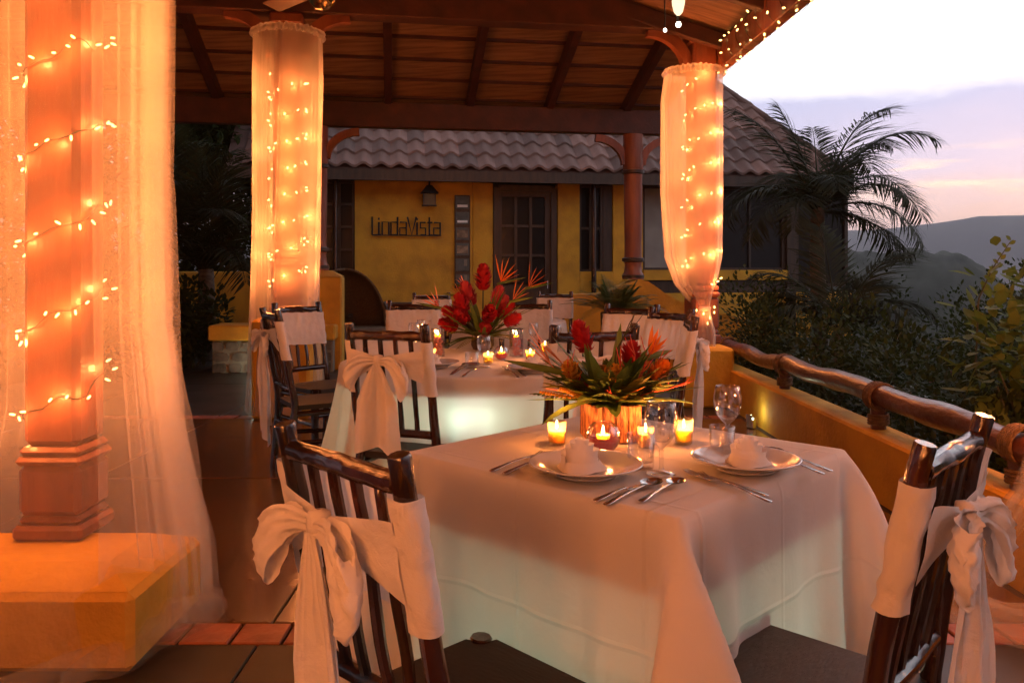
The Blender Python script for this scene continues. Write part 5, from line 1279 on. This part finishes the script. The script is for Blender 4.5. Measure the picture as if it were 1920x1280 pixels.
# ---------------------------------------------------------------- ceiling fan and spot lamp
fp = U(604, 2, d=4.7); fan = thing('ceiling_fan', 'ceiling fan with tan blades and brass light kit at the top', 'fan', fp)
MB().lathe([(0, -.05), (.04, -.045), (.075, -.01), (.085, .03), (.07, .06), (0, .07)], n=24).build('brass_light_kit', 'brass', fan, smooth=True)
MB().lathe([(0, .071), (.10, .072), (.11, .10), (.10, .15), (.03, .18), (0, .18)], n=24).build('motor', 'brass', fan, smooth=True)
MB().tube([(0, 0, .17), (0, 0, 1.85)], .014, 8).build('down_rod', 'brass', fan)
for a in (137, 257, 17):
    mb = MB(); o = MB().box((.34, 0, .09), (.46, .125, .010), Matrix.Rotation(R(12), 3, 'X'), bev=.004).build('blade', 'fanblade', fan); o.rotation_euler = (0, 0, R(a))
sp = thing('spot_lamp', 'pale oval spot lamp on the beam left of the right column', 'lamp', U(1272, 30, d=6.9))
o = MB().lathe([(0, .0), (.02, .002), (.045, .012), (.062, .035), (.066, .05), (.060, .05), (.04, .022), (0, .012)], n=24).build('reflector', 'spotglow', sp, smooth=True); o.scale = (.85, .85, 2.6); o.location = (0, 0, .00)
MB().lathe([(0, -.10), (.018, -.095), (.024, -.075), (.016, -.055), (0, -.05)], n=14).build('small_bulb', 'spotbulb', sp, smooth=True)
MB().tube([(0, .03, -.06), (0, .06, .05), (0, .05, .35)], .012, 8).build('bracket_arm', 'black', sp)
sp2 = thing('small_ceiling_bulb', 'tiny lit bulb under the beam left of the spot lamp', 'lamp', U(1247, 57, d=6.9))
MB().lathe([(0, -.018), (.013, -.012), (.016, 0), (.010, .014), (0, .018)], n=12).build('bulb', 'spotbulb', sp2, smooth=True); MB().tube([(0, 0, .015), (0, .02, .30)], .005, 6).build('cable', 'black', sp2)

# floor uplights
def uplight(p, rz, label, power, col=(.95, 1.0, .62)):
    t = thing('floor_uplight', label, 'floor lamp', p, rz, 'small floor uplights')
    MB().box((0, 0, .035), (.07, .05, .07), bev=.006).build('housing', 'steel', t); MB().box((0, -.026, .085), (.065, .006, .055), bev=.002).build('hood', 'steel', t)
    MB().lathe([(0, .071), (.018, .072), (.018, .080), (0, .083)], n=14).build('lens', 'lampglow', t, smooth=True); plight('uplight_beam', (0, 0, .13), power, col, .015, t)
uplight(Vector((1.93, 6.45, .004)), R(-60), 'small steel uplight at the foot of the low yellow wall', .55)
uplight(U(476, 690, d=9.7) * Vector((1, 1, 0)) + Vector((0, 0, .004)) if False else Vector((U(479, 690, d=9.72).x, 9.72, .004)), R(5), 'small bright uplight in front of the stone bench', 2.2, (.95, 1, .8))

# wicker lounge by the plinth
lc = thing('wicker_lounge_chair', 'brown domed wicker lounge chair beside the tall yellow plinth', 'lounge chair', (U(650, 600, d=11.6).x, 11.6, 0), R(20))
mb = MB()
def dome(u, v):
    a = R(-10 + 200 * u); e = R(88 * v); return (.62 * math.cos(a) * math.cos(e), .18 + .45 * math.sin(a) * math.cos(e), .45 + .87 * math.sin(e))
mb.grid(dome, 28, 12); o = mb.build('hooded_back', 'wicker', lc, smooth=True); sm_ = o.modifiers.new('th', 'SOLIDIFY'); sm_.thickness = .04
MB().box((0, .0, .38), (1.2, .9, .16), bev=.05).build('seat_cushion', 'wicker', lc); MB().box((0, .05, .16), (1.1, .8, .28), bev=.03).build('base', 'wicker', lc)
for sx in (-1, 1): MB().beam((sx * .58, -.42, .62), (sx * .60, .2, .80), .06, .05).build('arm_rail', 'doorwood', lc)
o = thing('wooden_settee', 'low dark wooden settee half hidden behind the chairs left of the flowers', 'settee', (U(745, 600, d=12.2).x, 12.2, 0), R(9))
MB().box((0, 0, .40), (1.5, .6, .06), bev=.01).build('seat', 'doorwood', o); MB().box((0, .28, .72), (1.5, .05, .14), bev=.01).build('back_rail', 'doorwood', o); MB().box((0, .28, .52), (1.5, .045, .10), bev=.01).build('back_rail', 'doorwood', o)
for sx in (-.7, .7):
    for sy in (-.25, .28): MB().box((sx, sy, .19 if sy < 0 else .40), (.06, .06, .38 if sy < 0 else .80)).build('leg', 'doorwood', o)
    MB().box((sx, .0, .60), (.07, .62, .05), bev=.01).build('arm', 'doorwood', o)

# ---------------------------------------------------------------- plants
def frond(par, p, az, el, L, droop, n=62, w_=.34, m='palm', seed=0, vee=.30, lw=.021):
    g = random.Random(seed); d = fv(az, el); p = Vector(p); pts = []; dd = d.copy(); q = p.copy()
    for i in range(n + 1):
        pts.append(q.copy()); dd = (dd + Vector((0, 0, -droop / n * (0.4 + 1.6 * i / n)))).normalized(); q = q + dd * L / n
    mb = MB(); mb.tube(pts, [.016 * (1 - .85 * i / n) * (L / 1.6) + .002 for i in range(n + 1)], 5)
    for i in range(5, n + 1):
        t = i / n; tg = (pts[i] - pts[i - 1]).normalized(); sd = tg.cross(Vector((0, 0, 1)))
        if sd.length < .05: sd = Vector((1, 0, 0))
        sd.normalize(); up = sd.cross(tg); ww = w_ * (math.sin(PI * (t * .8 + .14)) ** .6) * g.uniform(.85, 1.1)
        for s_ in (-1, 1):
            dv = (sd * s_ + tg * (.55 + .5 * t) + up * vee + Vector((g.uniform(-.12, .12), g.uniform(-.12, .12), g.uniform(-.1, .1)))).normalized()
            mb.leaf(pts[i], dv, up, ww * g.uniform(.75, 1.1), lw * g.uniform(.7, 1.2), g.uniform(.25, .85), 4)
    o = mb.build('frond', m, par, smooth=True); return o
def palm(p, h, specs, label, r=.09, seed=0, group='palm trees'):
    t = thing('palm_tree', label, 'palm tree', p, 0, group); g = random.Random(seed)
    mb = MB(); pts = [(0.02 * math.sin(z * 2), 0, z) for z in [h * i / 14 for i in range(15)]]; mb.tube(pts, [r * (1.15 - .3 * i / 14) * (1 + .05 * (i % 2)) for i in range(15)], 12, True, 1, .05); mb.build('trunk', 'palmtrunk', t)
    for k, (az, el, L, dr) in enumerate(specs): frond(t, (0, 0, h - .05), az, el, L, dr, seed=seed * 50 + k, w_=.36 * L / 1.5 + .14)
    return t
pp = U(1535, 560, d=10.5)
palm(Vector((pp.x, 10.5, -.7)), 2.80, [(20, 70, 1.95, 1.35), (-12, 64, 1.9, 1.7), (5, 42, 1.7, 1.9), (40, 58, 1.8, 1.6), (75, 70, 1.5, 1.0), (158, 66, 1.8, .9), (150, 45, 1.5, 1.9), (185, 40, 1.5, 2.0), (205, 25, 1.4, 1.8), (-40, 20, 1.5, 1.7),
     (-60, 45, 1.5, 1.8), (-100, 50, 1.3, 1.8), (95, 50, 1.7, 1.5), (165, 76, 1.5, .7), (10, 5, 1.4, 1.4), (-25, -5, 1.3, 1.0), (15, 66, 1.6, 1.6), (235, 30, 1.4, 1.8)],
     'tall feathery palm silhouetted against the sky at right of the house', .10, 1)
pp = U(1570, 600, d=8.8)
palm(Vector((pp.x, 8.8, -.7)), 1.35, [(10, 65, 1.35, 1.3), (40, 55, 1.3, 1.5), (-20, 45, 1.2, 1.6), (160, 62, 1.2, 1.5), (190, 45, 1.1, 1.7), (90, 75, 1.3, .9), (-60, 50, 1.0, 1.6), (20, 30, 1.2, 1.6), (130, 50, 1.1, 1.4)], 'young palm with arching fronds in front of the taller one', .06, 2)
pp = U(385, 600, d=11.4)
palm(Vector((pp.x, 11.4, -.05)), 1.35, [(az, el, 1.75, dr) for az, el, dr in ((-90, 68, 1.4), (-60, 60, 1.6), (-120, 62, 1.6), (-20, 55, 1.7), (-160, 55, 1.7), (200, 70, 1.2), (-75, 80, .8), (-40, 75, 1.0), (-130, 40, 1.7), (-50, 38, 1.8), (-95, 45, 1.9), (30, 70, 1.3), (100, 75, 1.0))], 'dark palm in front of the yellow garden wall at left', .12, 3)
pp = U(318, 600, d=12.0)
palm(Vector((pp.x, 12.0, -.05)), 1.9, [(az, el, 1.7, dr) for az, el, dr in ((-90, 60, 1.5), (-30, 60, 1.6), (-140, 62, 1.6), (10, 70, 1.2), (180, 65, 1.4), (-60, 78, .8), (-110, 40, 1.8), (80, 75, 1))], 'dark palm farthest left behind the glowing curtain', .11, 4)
def shrub(p, rx, ry, rz_, n, ll, label, m='bush', seed=0, group='dark garden shrubs', up=.3, flowers=0, shape='dome', cat='shrub'):
    t = thing('shrub', label, cat, p, 0, group); g = random.Random(seed); mb = MB()
    cl = [(Vector((g.uniform(-.7, .7) * rx, g.uniform(-.7, .7) * ry, g.uniform(.25, .85) * rz_)), g.uniform(.28, .5)) for _ in range(14)]
    for k in range(n):
        c_, rr = cl[k % 14]; d = Vector((g.gauss(0, 1), g.gauss(0, 1), g.gauss(0, 1))).normalized(); q = c_ + Vector((d.x * rx * rr, d.y * ry * rr, d.z * rz_ * rr)) * (g.random() ** .35)
        if q.z < 0: q.z = g.uniform(0, .1)
        dv = (d + Vector((0, 0, up)) + Vector((g.uniform(-.6, .6), g.uniform(-.6, .6), g.uniform(-.6, .6)))).normalized()
        mb.leaf(q, dv, (g.uniform(-.5, .5), g.uniform(-.5, .5), 1), ll * g.uniform(.6, 1.2), ll * g.uniform(.4, .6), g.uniform(0, .4), 3)
    mb.build('crown', m, t, smooth=True)
    mb = MB()
    for k in range(7):
        c_ = cl[k][0]; b = Vector((c_.x * .25, c_.y * .25, 0)); mb = MB(); mb.tube([b, b.lerp(c_, .5) + Vector((g.uniform(-.05, .05), 0, 0)), c_], [.014, .010, .004], 6); mb.build('stem', 'stem', t)
    if flowers:
        for k in range(flowers):
            c_, rr = cl[k % 14]; q = c_ + Vector((g.uniform(-1, 1) * rx * rr, -abs(g.random()) * ry * rr, g.uniform(-.3, 1) * rz_ * rr)); mb = MB()
            for i in range(5): a = 2 * PI * i / 5; mb.leaf(q, (math.cos(a), -.5, math.sin(a)), (0, -1, 0), .026, .02, .1, 3)
            mb.build('blossom', 'blossom', t, smooth=True)
    return t
SH = [(2.95, 3.4, -.25, .65, .8, 1.05, 'low dark shrub just behind the near end of the log rail', 0), (3.1, 5.0, -.35, .75, .9, 1.22, 'dark shrub behind the middle of the log rail', 0), (3.0, 6.6, -.35, .75, .9, 1.22, 'dark shrub with pink blossoms behind the far part of the rail', 9),
      (2.9, 8.4, -.35, .8, .9, 1.25, 'dark shrub behind the rail end, below the tied curtain', 0), (3.5, 9.9, -.3, .95, .9, 1.3, 'dark shrub in front of the yellow house base at right', 0), (4.6, 7.5, -.7, 1.1, 1.1, 1.62, 'broad dark shrub under the young palm', 5), (5.2, 9.6, -.8, 1.2, 1.2, 1.75, 'broad dark shrub beside the taller palm trunk', 0),
      (5.9, 7.2, -1.1, 1.2, 1.2, 1.95, 'dark shrub in the right middle distance below the hills', 6), (4.3, 5.4, -.75, 1.0, 1.0, 1.52, 'dark shrub right of the young palm, nearer the rail', 4), (7.2, 10.5, -1.5, 1.4, 1.3, 2.2, 'far dark shrub at the brow of the slope', 0), (8.3, 12.6, -2.0, 1.5, 1.3, 2.6, 'farthest dark shrub below the valley view', 0), (3.0, 1.9, -.3, .6, .8, .85, 'dark shrub behind the right chair beyond the wall', 0)]
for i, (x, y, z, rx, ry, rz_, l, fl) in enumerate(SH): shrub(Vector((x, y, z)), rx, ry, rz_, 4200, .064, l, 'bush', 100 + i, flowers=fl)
shrub(Vector((3.05, 4.35, -.1)), .45, .5, 1.28, 620, .125, 'lighter green broad-leaved bush at the right edge beyond the rail', 'bushlight', 300, 'light green bushes', .1)
shrub(Vector((3.5, 4.9, -.3)), .5, .5, 1.42, 620, .125, 'light green bush behind the right edge with a tall shoot', 'bushlight', 301, 'light green bushes', .1)
tw_ = thing('tall_shoot', 'thin leafy shoot rising against the hills at right', 'shoot'); b0 = U(1835, 560, d=4.9); b1 = U(1895, 452, d=4.8); mb = MB(); pts = [b0 + Vector((-.02, 0, -.45)), b0, b0.lerp(b1, .5) + Vector((-.012, 0, .01)), b1]; mb.tube(pts, [.006, .005, .004, .002], 6); mb.build('stem', 'stem', tw_)
for i in range(14):
    q = b0.lerp(b1, .15 + i / 15); mb = MB(); mb.leaf(q, ((-1) ** i * .9, -.2, .5 + .2 * (i % 3)), (0, -1, .3), .045, .026, .1, 3); mb.build('leaf', 'bushlight', tw_, smooth=True)
shrub(Vector((-4.3, 10.6, -.02)), .55, .5, 1.0, 1500, .12, 'black looking bush on the floor edge left of the stone bench', 'bush', 310, 'dark bushes at left')
shrub(Vector((-5.0, 9.4, -.02)), .7, .6, 1.5, 1500, .12, 'dark bush behind the right side of the glowing curtain', 'bush', 311, 'dark bushes at left')
# fern by the curved wall
fr = thing('fern', 'bushy green fern in front of the turned post with bands', 'fern', (U(1155, 600, d=8.7).x, 8.7, .001), 0)
MB().lathe([(0, 0), (.14, 0), (.17, .82), (.15, .83), (0, .80)], n=20).build('pot', 'doorwood', fr)
g = random.Random(77)
for k in range(90):
    az = k * 137.5; fern(fr, Vector((0, 0, .82)) + fv(az, 0) * .06, az, g.uniform(25, 84), g.uniform(.42, .66), 'leaf', 22, .12, g.uniform(.25, .6))
# trees on the slope and left, to close the dark background
def tree(p, h, rx, n, ll, label, seed):
    t = thing('tree', label, 'tree', p, 0, 'dark trees round the patio'); g = random.Random(seed); mb = MB(); mb.log((0, 0, 0), (.1, 0, h * .6), .14, .07, seed=seed, seg=10); mb.build('trunk', 'palmtrunk', t)
    mb = MB(); cl = [Vector((g.uniform(-.8, .8) * rx, g.uniform(-.8, .8) * rx, h * g.uniform(.38, .95))) for _ in range(22)]
    for c_ in cl[:9]:
        m2 = MB(); m2.tube([(.05, 0, h * .4), Vector((.05, 0, h * .5)).lerp(c_, .5), c_], [.05, .03, .01], 6); m2.build('limb', 'palmtrunk', t)
    for k in range(n):
        c_ = cl[k % 22]; q = c_ + Vector((g.gauss(0, 1), g.gauss(0, 1), g.gauss(0, .8))) * rx * .2; mb.leaf(q, (g.uniform(-1, 1), g.uniform(-1, 1), g.uniform(-.8, .6)), (0, 0, 1), ll * g.uniform(.7, 1.3), ll * .5, .3, 3)
    mb.build('crown', 'bush', t, smooth=True)
tree(Vector((-6.8, 13.2, -.05)), 5.2, 1.9, 4200, .16, 'dark leafy tree filling the gap left of the middle curtain', 400)
tree(Vector((-8.8, 9.0, -.05)), 5.5, 2.2, 3600, .18, 'dark tree beyond the left side of the patio', 401)
tree(Vector((7.5, -3.5, -1.6)), 7.0, 3.0, 6000, .26, 'dark tree added to block sky light behind the viewer at right', 405)  # out of view, added to cut sky light from right behind
tree(Vector((-8.6, -3.5, -.05)), 6.0, 2.8, 5000, .26, 'dark tree added to block sky light behind the viewer at left', 406)  # also out of view, added to cut sky light from left behind
tree(Vector((-8.5, 3.0, -.05)), 5.5, 2.6, 5000, .24, 'dark tree standing left of the nearest column', 402)
tree(Vector((-7.4, 16.5, -.05)), 6.5, 2.8, 6000, .24, 'broad dark tree closing the view behind the left palms', 403)
tree(Vector((-4.9, 17.8, -.05)), 6.0, 2.4, 5000, .24, 'dark tree between the left palms and the house', 404)
for i, (x, y) in enumerate(((-5.6, 14.2), (-7.2, 13.6), (-4.3, 13.9))): shrub(Vector((x, y, 0)), 1.0, .6, 2.0, 1600, .16, ('tall dark hedge bush behind the garden wall, middle one', 'tall dark hedge bush behind the garden wall, leftmost one', 'tall dark hedge bush beside the house corner')[i], 'bush', 320 + i, 'dark bushes at left')
tree(Vector((-9.6, 14.0, -.05)), 6.5, 2.6, 5200, .24, 'dark tree at the far left edge beyond the nearest column', 407)
shrub(Vector((-6.9, 10.6, 0)), .9, .7, 2.2, 1800, .15, 'tall dark bush left of the patio behind the nearest column', 'bush', 330, 'dark bushes at left')
# ---------------------------------------------------------------- evening haze in the valley
hz = MB().box((0, 350, 5), (4600, 4600, 190)).build('haze', None, None, smooth=False)
hm = bpy.data.materials.new('haze'); hm.use_nodes = True; ht = hm.node_tree; ht.nodes.clear()
hv_ = ht.nodes.new('ShaderNodeVolumePrincipled'); hv_.inputs['Color'].default_value = (0.80, 0.78, 0.88, 1); hv_.inputs['Density'].default_value = 0.00042
ho = ht.nodes.new('ShaderNodeOutputMaterial'); ht.links.new(hv_.outputs[0], ho.inputs['Volume'])
hz.data.materials.append(hm); hz['kind'] = 'stuff'
